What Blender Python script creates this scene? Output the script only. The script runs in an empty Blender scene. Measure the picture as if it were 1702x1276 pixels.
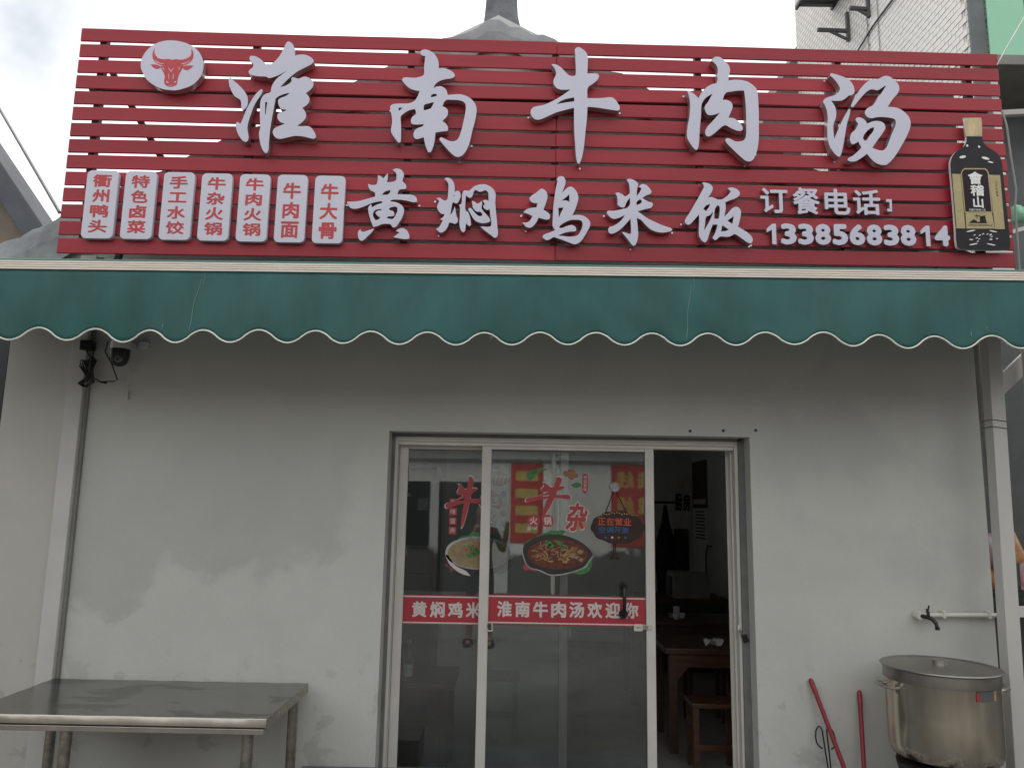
import bpy, bmesh, math, random
from mathutils import Matrix, Vector
random.seed(7)
scene = bpy.context.scene
COL = scene.collection

# ------------------------------------------------------------------ camera
CAM = Vector((0.0, -4.6, 1.72))
pitch, yaw, roll = math.radians(9.044), math.radians(-0.349), math.radians(1.022)
fw = Vector((math.sin(yaw)*math.cos(pitch), math.cos(yaw)*math.cos(pitch), math.sin(pitch)))
rt = Vector((math.cos(yaw), -math.sin(yaw), 0)); up = rt.cross(fw)
rt, up = math.cos(roll)*rt+math.sin(roll)*up, -math.sin(roll)*rt+math.cos(roll)*up
cd = bpy.data.cameras.new('camera'); cam = bpy.data.objects.new('camera', cd); COL.objects.link(cam)
cam.matrix_world = Matrix(((rt.x, up.x, -fw.x, CAM.x), (rt.y, up.y, -fw.y, CAM.y), (rt.z, up.z, -fw.z, CAM.z), (0, 0, 0, 1)))
cd.sensor_width = 36; cd.lens = 27.01; cd.clip_start = .02; cd.clip_end = 2000
scene.camera = cam

# ------------------------------------------------------------------ sky, sun, exposure
SUN_EL, SUN_AZ = math.radians(62), math.radians(-14)      # hazy sun high behind the shop, a little to the left
world = bpy.data.worlds.new('World'); scene.world = world; world.use_nodes = True
nt = world.node_tree; nt.nodes.clear()
wo = nt.nodes.new('ShaderNodeOutputWorld'); bg = nt.nodes.new('ShaderNodeBackground')
sky = nt.nodes.new('ShaderNodeTexSky'); sky.sky_type = 'NISHITA'; sky.sun_disc = False
sky.sun_elevation = SUN_EL; sky.sun_rotation = SUN_AZ
sky.dust_density = 3.0
tc = nt.nodes.new('ShaderNodeTexCoord')
nz = nt.nodes.new('ShaderNodeTexNoise'); nz.inputs['Scale'].default_value = 2.6; nz.inputs['Detail'].default_value = 5; nz.inputs['Roughness'].default_value = .55
nz.inputs['Distortion'].default_value = .4
cr = nt.nodes.new('ShaderNodeValToRGB')
cr.color_ramp.elements[0].position = .36; cr.color_ramp.elements[0].color = (.42, .45, .475, 1)
cr.color_ramp.elements[1].position = .61; cr.color_ramp.elements[1].color = (1.0, .99, .97, 1)
sc_ = nt.nodes.new('ShaderNodeVectorMath'); sc_.operation = 'SCALE'; sc_.inputs['Scale'].default_value = 10.5
mx = nt.nodes.new('ShaderNodeMix'); mx.data_type = 'RGBA'; mx.inputs[0].default_value = .93
nt.links.new(tc.outputs['Generated'], nz.inputs['Vector']); nt.links.new(nz.outputs['Fac'], cr.inputs[0])
nt.links.new(cr.outputs[0], sc_.inputs[0]); nt.links.new(sky.outputs[0], mx.inputs[6]); nt.links.new(sc_.outputs[0], mx.inputs[7])
nt.links.new(mx.outputs[2], bg.inputs[0]); bg.inputs[1].default_value = .12
nt.links.new(bg.outputs[0], wo.inputs[0])
sd = bpy.data.lights.new('sun', 'SUN'); sd.energy = 1.5; sd.angle = math.radians(14); sd.color = (1, .95, .88)
sun = bpy.data.objects.new('sun', sd); COL.objects.link(sun)
sv = Vector((math.sin(SUN_AZ)*math.cos(SUN_EL), math.cos(SUN_AZ)*math.cos(SUN_EL), math.sin(SUN_EL)))
sun.rotation_euler = sv.to_track_quat('Z', 'Y').to_euler(); sun.location = (0, 0, 30)
vs = scene.view_settings; vs.view_transform = 'Standard'; vs.look = 'None'; vs.exposure = 0.5; vs.gamma = 1
scene.cycles.use_denoising = True
scene.cycles.max_bounces = 10; scene.cycles.transparent_max_bounces = 16
scene.cycles.sample_clamp_indirect = 4

# ------------------------------------------------------------------ materials
def mat(name, col, rough=.6, metal=0., var=.12, vs_=6., bump=0., bs=60., spec=None, col2=None, stretch=None, rvar=0., sheen=0):
    m = bpy.data.materials.new(name); m.use_nodes = True
    t = m.node_tree; b = t.nodes['Principled BSDF']
    b.inputs['Roughness'].default_value = rough; b.inputs['Metallic'].default_value = metal
    if spec is not None: b.inputs['Specular IOR Level'].default_value = spec
    if sheen: b.inputs['Sheen Weight'].default_value = sheen
    c = t.nodes.new('ShaderNodeTexCoord'); src = c.outputs['Object']
    if stretch:
        mp = t.nodes.new('ShaderNodeMapping'); mp.inputs['Scale'].default_value = stretch
        t.links.new(src, mp.inputs[0]); src = mp.outputs[0]
    n = t.nodes.new('ShaderNodeTexNoise'); n.inputs['Scale'].default_value = vs_; n.inputs['Detail'].default_value = 6
    n.inputs['Roughness'].default_value = .6
    t.links.new(src, n.inputs['Vector'])
    r = t.nodes.new('ShaderNodeValToRGB'); r.color_ramp.elements[0].position = .3; r.color_ramp.elements[1].position = .7
    c2 = col2 or tuple(min(1, x*(1+var)) for x in col)
    r.color_ramp.elements[0].color = (*[x*(1-var) for x in col], 1) if not col2 else (*col, 1)
    r.color_ramp.elements[1].color = (*c2, 1)
    t.links.new(n.outputs['Fac'], r.inputs[0]); t.links.new(r.outputs[0], b.inputs['Base Color'])
    if rvar:
        mr = t.nodes.new('ShaderNodeMapRange'); mr.inputs[3].default_value = rough-rvar; mr.inputs[4].default_value = rough+rvar
        t.links.new(n.outputs['Fac'], mr.inputs[0]); t.links.new(mr.outputs[0], b.inputs['Roughness'])
    if bump:
        n2 = t.nodes.new('ShaderNodeTexNoise'); n2.inputs['Scale'].default_value = bs; n2.inputs['Detail'].default_value = 4
        t.links.new(src, n2.inputs['Vector'])
        bp = t.nodes.new('ShaderNodeBump'); bp.inputs['Strength'].default_value = bump; bp.inputs['Distance'].default_value = .01
        t.links.new(n2.outputs['Fac'], bp.inputs['Height']); t.links.new(bp.outputs[0], b.inputs['Normal'])
    return m

def glass_mat(name, tint=(.86, .9, .885), ior=2.1, dust=.012):
    m = bpy.data.materials.new(name); m.use_nodes = True; t = m.node_tree; t.nodes.clear()
    o = t.nodes.new('ShaderNodeOutputMaterial'); mxs = t.nodes.new('ShaderNodeMixShader'); fr = t.nodes.new('ShaderNodeFresnel')
    fr.inputs['IOR'].default_value = ior
    tr = t.nodes.new('ShaderNodeBsdfTransparent'); tr.inputs[0].default_value = (*tint, 1)
    gl = t.nodes.new('ShaderNodeBsdfGlossy'); gl.inputs['Roughness'].default_value = .012
    n = t.nodes.new('ShaderNodeTexNoise'); n.inputs['Scale'].default_value = 2.2
    c = t.nodes.new('ShaderNodeTexCoord'); t.links.new(c.outputs['Object'], n.inputs['Vector'])
    bp = t.nodes.new('ShaderNodeBump'); bp.inputs['Strength'].default_value = .02; bp.inputs['Distance'].default_value = .01
    t.links.new(n.outputs['Fac'], bp.inputs['Height']); t.links.new(bp.outputs[0], gl.inputs['Normal'])
    t.links.new(fr.outputs[0], mxs.inputs[0]); t.links.new(tr.outputs[0], mxs.inputs[1]); t.links.new(gl.outputs[0], mxs.inputs[2])
    df = t.nodes.new('ShaderNodeBsdfDiffuse'); df.inputs[0].default_value = (.8, .8, .76, 1); dm = t.nodes.new('ShaderNodeMixShader')      # dust film
    n2 = t.nodes.new('ShaderNodeTexNoise'); n2.inputs['Scale'].default_value = 3.5; n2.inputs['Detail'].default_value = 6; t.links.new(c.outputs['Object'], n2.inputs['Vector'])
    mr = t.nodes.new('ShaderNodeMapRange'); mr.inputs[1].default_value = .3; mr.inputs[2].default_value = .75; mr.inputs[3].default_value = dust*.4; mr.inputs[4].default_value = dust*1.6
    t.links.new(n2.outputs['Fac'], mr.inputs[0]); t.links.new(mr.outputs[0], dm.inputs[0]); t.links.new(mxs.outputs[0], dm.inputs[1]); t.links.new(df.outputs[0], dm.inputs[2])
    t.links.new(dm.outputs[0], o.inputs[0])
    return m

def wall_mat():
    m = mat('painted_plaster', (.56, .565, .53), .85, var=.06, vs_=1.6, bump=.16, bs=34)
    t = m.node_tree; b = t.nodes['Principled BSDF']
    base = b.inputs['Base Color'].links[0].from_socket
    c = t.nodes.new('ShaderNodeTexCoord'); sp = t.nodes.new('ShaderNodeSeparateXYZ'); t.links.new(c.outputs['Object'], sp.inputs[0])
    def noise(scale, detail, dist=0., rough=.6):
        n = t.nodes.new('ShaderNodeTexNoise'); n.inputs['Scale'].default_value = scale; n.inputs['Detail'].default_value = detail
        n.inputs['Distortion'].default_value = dist; n.inputs['Roughness'].default_value = rough
        t.links.new(c.outputs['Object'], n.inputs['Vector']); return n.outputs['Fac']
    def math_(op, a, bb):
        n = t.nodes.new('ShaderNodeMath'); n.operation = op
        for i, v in enumerate((a, bb)):
            if hasattr(v, 'links'): t.links.new(v, n.inputs[i])
            else: n.inputs[i].default_value = v
        return n.outputs[0]
    def ramp(v, a, b2):
        r = t.nodes.new('ShaderNodeMapRange'); r.interpolation_type = 'SMOOTHSTEP'
        r.inputs[1].default_value = a; r.inputs[2].default_value = b2; t.links.new(v, r.inputs[0]); return r.outputs[0]
    def mult(colsock, fac, k):
        x = t.nodes.new('ShaderNodeMix'); x.data_type = 'RGBA'; x.blend_type = 'MULTIPLY'
        t.links.new(fac, x.inputs[0]); t.links.new(colsock, x.inputs[6]); x.inputs[7].default_value = (*k, 1); return x.outputs[2]
    # damp patch left of the door: ragged lower edge, ends short of the door
    n1 = noise(2.3, 8, .5)
    h = math_('ADD', sp.outputs['Z'], math_('MULTIPLY', math_('SUBTRACT', n1, .5), .85))
    h = math_('SUBTRACT', h, math_('MULTIPLY', ramp(sp.outputs['X'], -2.35, -1.85), .27))
    d1 = ramp(h, 1.04, 1.16)
    d1 = math_('MULTIPLY', d1, ramp(sp.outputs['X'], -2.615, -2.6))
    xl = math_('ADD', sp.outputs['X'], math_('MULTIPLY', math_('SUBTRACT', noise(3.2, 6), .5), .45))
    d1 = math_('MULTIPLY', d1, math_('SUBTRACT', 1., ramp(xl, -1.05, -.90)))
    d1 = math_('MULTIPLY', d1, math_('SUBTRACT', 1., ramp(sp.outputs['Z'], 1.5, 2.35)))
    colr = mult(base, d1, (.83, .835, .84))
    # second, fainter patch right of the door
    d2 = math_('MULTIPLY', ramp(noise(1.3, 6, .4), .48, .62), ramp(sp.outputs['X'], 1.3, 1.6))
    colr = mult(colr, d2, (.92, .92, .93))
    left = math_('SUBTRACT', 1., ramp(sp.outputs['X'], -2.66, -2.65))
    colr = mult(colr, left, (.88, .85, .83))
    # scuffs low on the wall
    low = math_('SUBTRACT', 1., ramp(sp.outputs['Z'], .62, .98))
    sc = math_('MULTIPLY', ramp(noise(5., 7, .2), .56, .62), low)
    colr = mult(colr, sc, (.84, .84, .83))
    fine = math_('MULTIPLY', ramp(noise(13., 4), .71, .74), math_('SUBTRACT', 1., ramp(sp.outputs['Z'], .9, 1.3)))
    colr = mult(colr, fine, (.7, .7, .69))
    t.links.new(colr, b.inputs['Base Color'])
    return m

M = {}
M['wall'] = wall_mat()
M['trim'] = mat('painted_pilaster', (.55, .535, .51), .8, var=.06, vs_=3, bump=.08)
M['verge'] = mat('rough_white_render', (.31, .325, .335), .95, var=.3, vs_=5, bump=.7, bs=14)
M['mortar'] = mat('grey_mortar', (.17, .17, .165), .9, var=.2, vs_=9, bump=.3, bs=40)
M['concrete'] = mat('weathered_concrete', (.17, .18, .195), .95, var=.35, vs_=7, bump=.8, bs=16)
M['roof'] = mat('grey_roof_tile', (.13, .13, .135), .9, var=.25, vs_=8, bump=.5, bs=20)
M['ground'] = mat('worn_concrete_ground', (.14, .136, .128), .9, var=.22, vs_=1.2, bump=.3, bs=25)
M['red'] = mat('red_painted_slat', (.33, .025, .037), .46, spec=.35, var=.12, vs_=2.5, stretch=(.5, 6, 6), rvar=.06, bump=.04, bs=12)
_t = M['red'].node_tree; _b = _t.nodes['Principled BSDF']; _src = _b.inputs['Base Color'].links[0].from_socket
_oi = _t.nodes.new('ShaderNodeObjectInfo'); _mr = _t.nodes.new('ShaderNodeMapRange'); _mr.inputs[3].default_value = .84; _mr.inputs[4].default_value = 1.08
_vm = _t.nodes.new('ShaderNodeVectorMath'); _vm.operation = 'SCALE'
_t.links.new(_oi.outputs['Random'], _mr.inputs[0]); _t.links.new(_src, _vm.inputs[0]); _t.links.new(_mr.outputs[0], _vm.inputs['Scale']); _t.links.new(_vm.outputs[0], _b.inputs['Base Color'])
M['steel_dark'] = mat('dark_steel', (.05, .05, .055), .6, metal=.3, var=.2)
M['acrylic'] = mat('white_acrylic', (.57, .56, .67), .4, var=.03, vs_=3)
M['return'] = mat('letter_side_steel', (.52, .50, .50), .42, metal=.85, var=.15, vs_=5)
M['plaque'] = mat('white_board', (.60, .59, .68), .35, var=.03)
M['redprint'] = mat('red_print', (.50, .045, .05), .45, var=.05)
M['bolt'] = mat('bright_screw', (.75, .73, .7), .3, metal=1)
M['green'] = mat('green_canvas', (.024, .102, .094), .62, spec=.4, var=.22, vs_=2.5, stretch=(1.6, 1, .6), bump=.3, bs=5)
M['greentube'] = mat('green_rail', (.07, .16, .15), .4, var=.1)
M['cream'] = mat('cream_ribbed_plastic', (.78, .70, .61), .45, var=.14, vs_=30, stretch=(.25, 1, 8))
M['piping'] = mat('white_piping', (.78, .77, .70), .6, var=.08, vs_=20)
M['thread'] = mat('pale_thread', (.22, .33, .29), .7)
M['alu'] = mat('white_aluminium', (.62, .60, .555), .45, var=.07, vs_=5)
M['alu_dark'] = mat('grey_gasket', (.10, .11, .11), .6)
M['glass'] = glass_mat('door_glass')
M['band'] = mat('red_film', (.40, .035, .05), .4, var=.04)
M['bandtext'] = mat('white_film', (.62, .57, .55), .5, var=.04)
M['black'] = mat('black_plastic', (.012, .012, .013), .35, var=.1)
M['ivory'] = mat('ivory_plastic', (.62, .58, .5), .45, var=.06)
M['steel'] = mat('brushed_stainless', (.50, .475, .43), .30, metal=1, var=.14, vs_=4, stretch=(9, 9, .5), rvar=.08)
def table_mat():
    m = mat('worn_table_steel', (.235, .23, .215), .2, metal=.92, var=.2, vs_=3.5, rvar=.1)
    t = m.node_tree; b = t.nodes['Principled BSDF']; base = b.inputs['Base Color'].links[0].from_socket
    c = t.nodes.new('ShaderNodeTexCoord'); n = t.nodes.new('ShaderNodeTexNoise'); n.inputs['Scale'].default_value = 2.6; n.inputs['Detail'].default_value = 5
    n.inputs['Distortion'].default_value = .5
    mp = t.nodes.new('ShaderNodeMapping'); mp.inputs['Scale'].default_value = (1, 2.2, 1); mp.inputs['Location'].default_value = (.4, .3, 0)
    t.links.new(c.outputs['Object'], mp.inputs[0]); t.links.new(mp.outputs[0], n.inputs['Vector'])
    r = t.nodes.new('ShaderNodeMapRange'); r.inputs[1].default_value = .56; r.inputs[2].default_value = .585; t.links.new(n.outputs['Fac'], r.inputs[0])
    x = t.nodes.new('ShaderNodeMix'); x.data_type = 'RGBA'; x.blend_type = 'MULTIPLY'; t.links.new(r.outputs[0], x.inputs[0]); t.links.new(base, x.inputs[6])
    x.inputs[7].default_value = (.45, .45, .46, 1); t.links.new(x.outputs[2], b.inputs['Base Color'])
    return m
M['tabletop'] = table_mat()
M['apron'] = mat('dull_steel_edge', (.47, .43, .375), .32, metal=.85, var=.14, vs_=5, stretch=(1.6, 3, .4), rvar=.1)
M['legsteel'] = mat('spotted_steel_tube', (.36, .33, .28), .35, metal=.9, var=.35, vs_=24)
def pot_mat():
    m = mat('pot_steel', (.66, .60, .50), .17, metal=1, var=.12, vs_=3, stretch=(6, 6, .4))
    t = m.node_tree; b = t.nodes['Principled BSDF']; base = b.inputs['Base Color'].links[0].from_socket
    c = t.nodes.new('ShaderNodeTexCoord'); sp = t.nodes.new('ShaderNodeSeparateXYZ'); t.links.new(c.outputs['Object'], sp.inputs[0])
    b.inputs['Anisotropic'].default_value = .85; tn = t.nodes.new('ShaderNodeTangent'); tn.direction_type = 'RADIAL'; tn.axis = 'Z'; t.links.new(tn.outputs[0], b.inputs['Tangent'])
    n = t.nodes.new('ShaderNodeTexNoise'); n.inputs['Scale'].default_value = 14; n.inputs['Detail'].default_value = 7
    t.links.new(c.outputs['Object'], n.inputs['Vector'])
    a = t.nodes.new('ShaderNodeMath'); a.operation = 'MULTIPLY_ADD'; t.links.new(n.outputs['Fac'], a.inputs[0]); a.inputs[1].default_value = .16; t.links.new(sp.outputs['Z'], a.inputs[2])
    r = t.nodes.new('ShaderNodeMapRange'); r.inputs[1].default_value = .085; r.inputs[2].default_value = .125; r.inputs[3].default_value = 1; r.inputs[4].default_value = 0
    t.links.new(a.outputs[0], r.inputs[0])
    sc = t.nodes.new('ShaderNodeValToRGB'); sc.color_ramp.elements[0].color = (.03, .018, .012, 1); sc.color_ramp.elements[1].color = (.15, .09, .055, 1)
    sc.color_ramp.elements[0].position = .5; sc.color_ramp.elements[1].position = .66
    n3 = t.nodes.new('ShaderNodeTexNoise'); n3.inputs['Scale'].default_value = 40; n3.inputs['Detail'].default_value = 5
    t.links.new(c.outputs['Object'], n3.inputs['Vector']); t.links.new(n3.outputs['Fac'], sc.inputs[0])
    x = t.nodes.new('ShaderNodeMix'); x.data_type = 'RGBA'; t.links.new(r.outputs[0], x.inputs[0]); t.links.new(base, x.inputs[6]); t.links.new(sc.outputs[0], x.inputs[7])
    t.links.new(x.outputs[2], b.inputs['Base Color'])
    inv = t.nodes.new('ShaderNodeMath'); inv.operation = 'SUBTRACT'; inv.inputs[0].default_value = 1; t.links.new(r.outputs[0], inv.inputs[1]); t.links.new(inv.outputs[0], b.inputs['Metallic'])
    rr = t.nodes.new('ShaderNodeMapRange'); rr.inputs[3].default_value = .17; rr.inputs[4].default_value = .85
    t.links.new(r.outputs[0], rr.inputs[0]); t.links.new(rr.outputs[0], b.inputs['Roughness'])
    return m
M['pot'] = pot_mat()
M['lid'] = mat('greasy_lid_steel', (.33, .31, .285), .38, metal=.95, var=.25, vs_=5, rvar=.12)
M['soot'] = mat('sooty_iron', (.03, .026, .024), .8, var=.4, vs_=20, bump=.4)
M['redpole'] = mat('chipped_red_pole', (.26, .02, .036), .4, var=.2, vs_=30)
M['iron'] = mat('black_iron', (.02, .02, .02), .55, metal=.4)
M['brass'] = mat('dark_tap_metal', (.05, .047, .042), .4, metal=.8, var=.3, vs_=40)
M['pvc'] = mat('white_pvc', (.66, .63, .56), .4, var=.05)
M['pvcgrey'] = mat('grey_pvc', (.26, .25, .225), .5, var=.15)
M['post'] = mat('grey_painted_steel', (.56, .55, .52), .5, var=.05, vs_=3)
M['wire'] = mat('black_wire', (.012, .012, .014), .5)
M['wirewhite'] = mat('white_wire', (.55, .53, .48), .5)
M['tile'] = mat('cream_wall_tile', (.74, .72, .68), .4, var=.10, vs_=2.2, rvar=.08)
def tilewall():
    m = mat('tiled_wall_grout', (.22, .21, .2), .8)
    t = m.node_tree; b = t.nodes['Principled BSDF']
    c = t.nodes.new('ShaderNodeTexCoord'); mp = t.nodes.new('ShaderNodeMapping'); mp.inputs['Rotation'].default_value = (0, 0, 0)
    sp = t.nodes.new('ShaderNodeSeparateXYZ'); cb = t.nodes.new('ShaderNodeCombineXYZ')
    t.links.new(c.outputs['Object'], sp.inputs[0]); t.links.new(sp.outputs['Y'], cb.inputs[0]); t.links.new(sp.outputs['Z'], cb.inputs[1])
    br = t.nodes.new('ShaderNodeTexBrick'); br.inputs['Scale'].default_value = 1; br.inputs['Brick Width'].default_value = .105; br.inputs['Row Height'].default_value = .055
    br.inputs['Mortar Size'].default_value = .0035; br.inputs['Color1'].default_value = (.76, .74, .70, 1); br.inputs['Color2'].default_value = (.68, .66, .63, 1); br.inputs['Mortar'].default_value = (.2, .19, .18, 1)
    t.links.new(cb.outputs[0], br.inputs[0]); t.links.new(br.outputs['Color'], b.inputs['Base Color'])
    return m
M['tilewall'] = tilewall()
M['darkpaint'] = mat('dark_grey_column', (.13, .145, .145), .7, var=.2, vs_=4)
M['greenglass'] = mat('pale_green_sheet', (.30, .62, .42), .3, var=.05, vs_=1.5)
M['greenframe'] = mat('green_frame', (.12, .22, .17), .5)
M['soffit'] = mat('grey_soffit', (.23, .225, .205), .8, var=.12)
M['acwhite'] = mat('condenser_white', (.6, .6, .58), .5)
M['bracket'] = mat('rusty_grey_bracket', (.09, .085, .09), .6, metal=.3, var=.3)
M['slate'] = mat('blue_grey_roof_edge', (.10, .11, .125), .8, var=.2, vs_=4)
M['brown'] = mat('brown_rendered_wall', (.22, .18, .145), .9, var=.3, vs_=3)
M['int'] = mat('interior_white_wall', (.68, .70, .69), .85, var=.06)
M['floor'] = mat('interior_floor_tile', (.3, .28, .26), .35, var=.15)
M['wood'] = mat('varnished_wood', (.075, .034, .017), .4, var=.35, vs_=5, stretch=(1, 8, 8))
M['fridge'] = mat('dark_cabinet', (.03, .035, .04), .35, var=.1)
M['white'] = mat('white_enamel', (.62, .63, .63), .4, var=.04)
M['cloth'] = mat('unbleached_curtain', (.72, .69, .6), .9, var=.08, vs_=12)
M['poster'] = mat('black_poster', (.025, .022, .02), .5, var=.4, vs_=18, col2=(.12, .05, .035))
M['brightpaper'] = mat('bright_label', (.9, .9, .82), .6, var=.02)
M['paper'] = mat('grey_paper', (.7, .7, .7), .8, var=.05)
M['ink'] = mat('black_ink', (.02, .02, .02), .7)
def oppwall():
    m = mat('peeling_white_plaster', (.8, .79, .76), .9, var=.1, vs_=1.5, bump=.4, bs=15)
    t = m.node_tree; b = t.nodes['Principled BSDF']; base = b.inputs['Base Color'].links[0].from_socket
    c = t.nodes.new('ShaderNodeTexCoord'); sp = t.nodes.new('ShaderNodeSeparateXYZ'); t.links.new(c.outputs['Object'], sp.inputs[0])
    n = t.nodes.new('ShaderNodeTexNoise'); n.inputs['Scale'].default_value = 1.6; n.inputs['Detail'].default_value = 8; n.inputs['Distortion'].default_value = .4
    t.links.new(c.outputs['Object'], n.inputs['Vector'])
    a = t.nodes.new('ShaderNodeMath'); a.operation = 'MULTIPLY_ADD'; t.links.new(n.outputs['Fac'], a.inputs[0]); a.inputs[1].default_value = 1.5; t.links.new(sp.outputs['Z'], a.inputs[2])
    r = t.nodes.new('ShaderNodeMapRange'); r.inputs[1].default_value = 1.45; r.inputs[2].default_value = 1.6; r.inputs[3].default_value = 1; r.inputs[4].default_value = 0
    t.links.new(a.outputs[0], r.inputs[0])
    x = t.nodes.new('ShaderNodeMix'); x.data_type = 'RGBA'; t.links.new(r.outputs[0], x.inputs[0]); t.links.new(base, x.inputs[6]); x.inputs[7].default_value = (.13, .125, .115, 1)
    t.links.new(x.outputs[2], b.inputs['Base Color']); return m
M['opp'] = oppwall()
M['banner'] = mat('red_banner', (.55, .05, .045), .6, var=.12)
M['yellow'] = mat('yellow_print', (.6, .42, .12), .6)
M['navy'] = mat('dark_cloth', (.018, .02, .03), .9, var=.2)
M['skin'] = mat('skin', (.32, .18, .12), .5, var=.08)
M['hair'] = mat('black_hair', (.01, .009, .008), .5)

# ------------------------------------------------------------------ helpers
def link(o, parent=None):
    COL.objects.link(o)
    if parent is not None: o.parent = parent
    return o
def tag(o, label, cat, group=None):
    o['label'] = label; o['category'] = cat
    if group: o['group'] = group
    return o
def thing(name, label, cat, loc=(0, 0, 0), rz=0., group=None, mtx=None):
    o = bpy.data.objects.new(name, None); COL.objects.link(o); o.empty_display_size = .1
    if mtx is not None: o.matrix_world = mtx
    else: o.location = loc; o.rotation_euler = (0, 0, rz)
    if label: tag(o, label, cat, group)
    return o
class MB:
    def __init__(s): s.v = []; s.f = []; s.mi = []
    def add(s, vs, fs, mi=0):
        n = len(s.v); s.v += [tuple(x) for x in vs]; s.f += [tuple(i+n for i in f) for f in fs]; s.mi += [mi]*len(fs); return s
    def box(s, x0, x1, y0, y1, z0, z1, mi=0):
        return s.add([(x0, y0, z0), (x1, y0, z0), (x1, y1, z0), (x0, y1, z0), (x0, y0, z1), (x1, y0, z1), (x1, y1, z1), (x0, y1, z1)],
                     [(0, 3, 2, 1), (4, 5, 6, 7), (0, 1, 5, 4), (1, 2, 6, 5), (2, 3, 7, 6), (3, 0, 4, 7)], mi)
    def prism(s, pts, a, b, axis='y', mi=0):
        n = len(pts)
        def P(p, w): return (p[0], w, p[1]) if axis == 'y' else ((w, p[0], p[1]) if axis == 'x' else (p[0], p[1], w))
        vs = [P(p, a) for p in pts]+[P(p, b) for p in pts]
        fs = [tuple(range(n)), tuple(range(2*n-1, n-1, -1))]+[(i, i+n, (i+1) % n+n, (i+1) % n) for i in range(n)]
        return s.add(vs, fs, mi)
    def bar(s, p, q, w, h, mi=0, upv=(0, 0, 1)):
        p = Vector(p); q = Vector(q); d = (q-p).normalized(); u = Vector(upv)
        if abs(d.dot(u)) > .98: u = Vector((0, 1, 0))
        a = d.cross(u).normalized()*w/2; b = a.cross(d).normalized()*h/2
        vs = [p-a-b, p+a-b, p+a+b, p-a+b, q-a-b, q+a-b, q+a+b, q-a+b]
        return s.add(vs, [(0, 1, 2, 3), (7, 6, 5, 4), (0, 4, 5, 1), (1, 5, 6, 2), (2, 6, 7, 3), (3, 7, 4, 0)], mi)
    def tube(s, pts, r, n=10, mi=0, closed=False, cap=True):
        pts = [Vector(p) for p in pts]; m = len(pts); base = len(s.v); prev = None
        rr = r if isinstance(r, (list, tuple)) else [r]*m
        for i, p in enumerate(pts):
            d = (pts[(i+1) % m]-pts[i-1]) if closed else (pts[min(i+1, m-1)]-pts[max(i-1, 0)])
            d = d.normalized() if d.length > 1e-9 else Vector((0, 0, 1))
            if prev is None: a = d.orthogonal().normalized()
            else:
                a = prev-d*prev.dot(d); a = a.normalized() if a.length > 1e-6 else d.orthogonal().normalized()
            prev = a; b = d.cross(a)
            for k in range(n):
                t = 2*math.pi*k/n; s.v.append(tuple(p+(a*math.cos(t)+b*math.sin(t))*rr[i]))
        for i in range(m if closed else m-1):
            j = (i+1) % m
            for k in range(n):
                l = (k+1) % n; s.f.append((base+i*n+k, base+i*n+l, base+j*n+l, base+j*n+k)); s.mi.append(mi)
        if cap and not closed:
            s.f.append(tuple(base+k for k in range(n-1, -1, -1))); s.mi.append(mi)
            s.f.append(tuple(base+(m-1)*n+k for k in range(n))); s.mi.append(mi)
        return s
    def lathe(s, prof, c=(0, 0, 0), n=40, mi=0):
        base = len(s.v); m = len(prof)
        for (r, z) in prof:
            for k in range(n):
                t = 2*math.pi*k/n; s.v.append((c[0]+r*math.cos(t), c[1]+r*math.sin(t), c[2]+z))
        for i in range(m-1):
            for k in range(n):
                l = (k+1) % n; s.f.append((base+i*n+k, base+i*n+l, base+(i+1)*n+l, base+(i+1)*n+k)); s.mi.append(mi)
        if prof[0][0] > 1e-6: s.f.append(tuple(base+k for k in range(n-1, -1, -1))); s.mi.append(mi)
        if prof[-1][0] > 1e-6: s.f.append(tuple(base+(m-1)*n+k for k in range(n))); s.mi.append(mi)
        return s
    def obj(s, name, m, parent=None, bevel=0., smooth=None, seg=2):
        me = bpy.data.meshes.new(name); me.from_pydata(s.v, [], s.f)
        ms = m if isinstance(m, (list, tuple)) else [m]
        for x in ms: me.materials.append(M[x] if isinstance(x, str) else x)
        for p, i in zip(me.polygons, s.mi): p.material_index = i
        bm = bmesh.new(); bm.from_mesh(me)
        bmesh.ops.recalc_face_normals(bm, faces=bm.faces)
        if bevel:
            ed = [e for e in bm.edges if len(e.link_faces) == 2 and e.calc_face_angle(0) > .5]
            bmesh.ops.bevel(bm, geom=ed, offset=bevel, segments=seg, affect='EDGES', profile=.5, clamp_overlap=True)
        bm.to_mesh(me); bm.free()
        if smooth is not None:
            me.polygons.foreach_set('use_smooth', [True]*len(me.polygons)); me.set_sharp_from_angle(angle=math.radians(smooth))
        o = bpy.data.objects.new(name, me); return link(o, parent)

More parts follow.
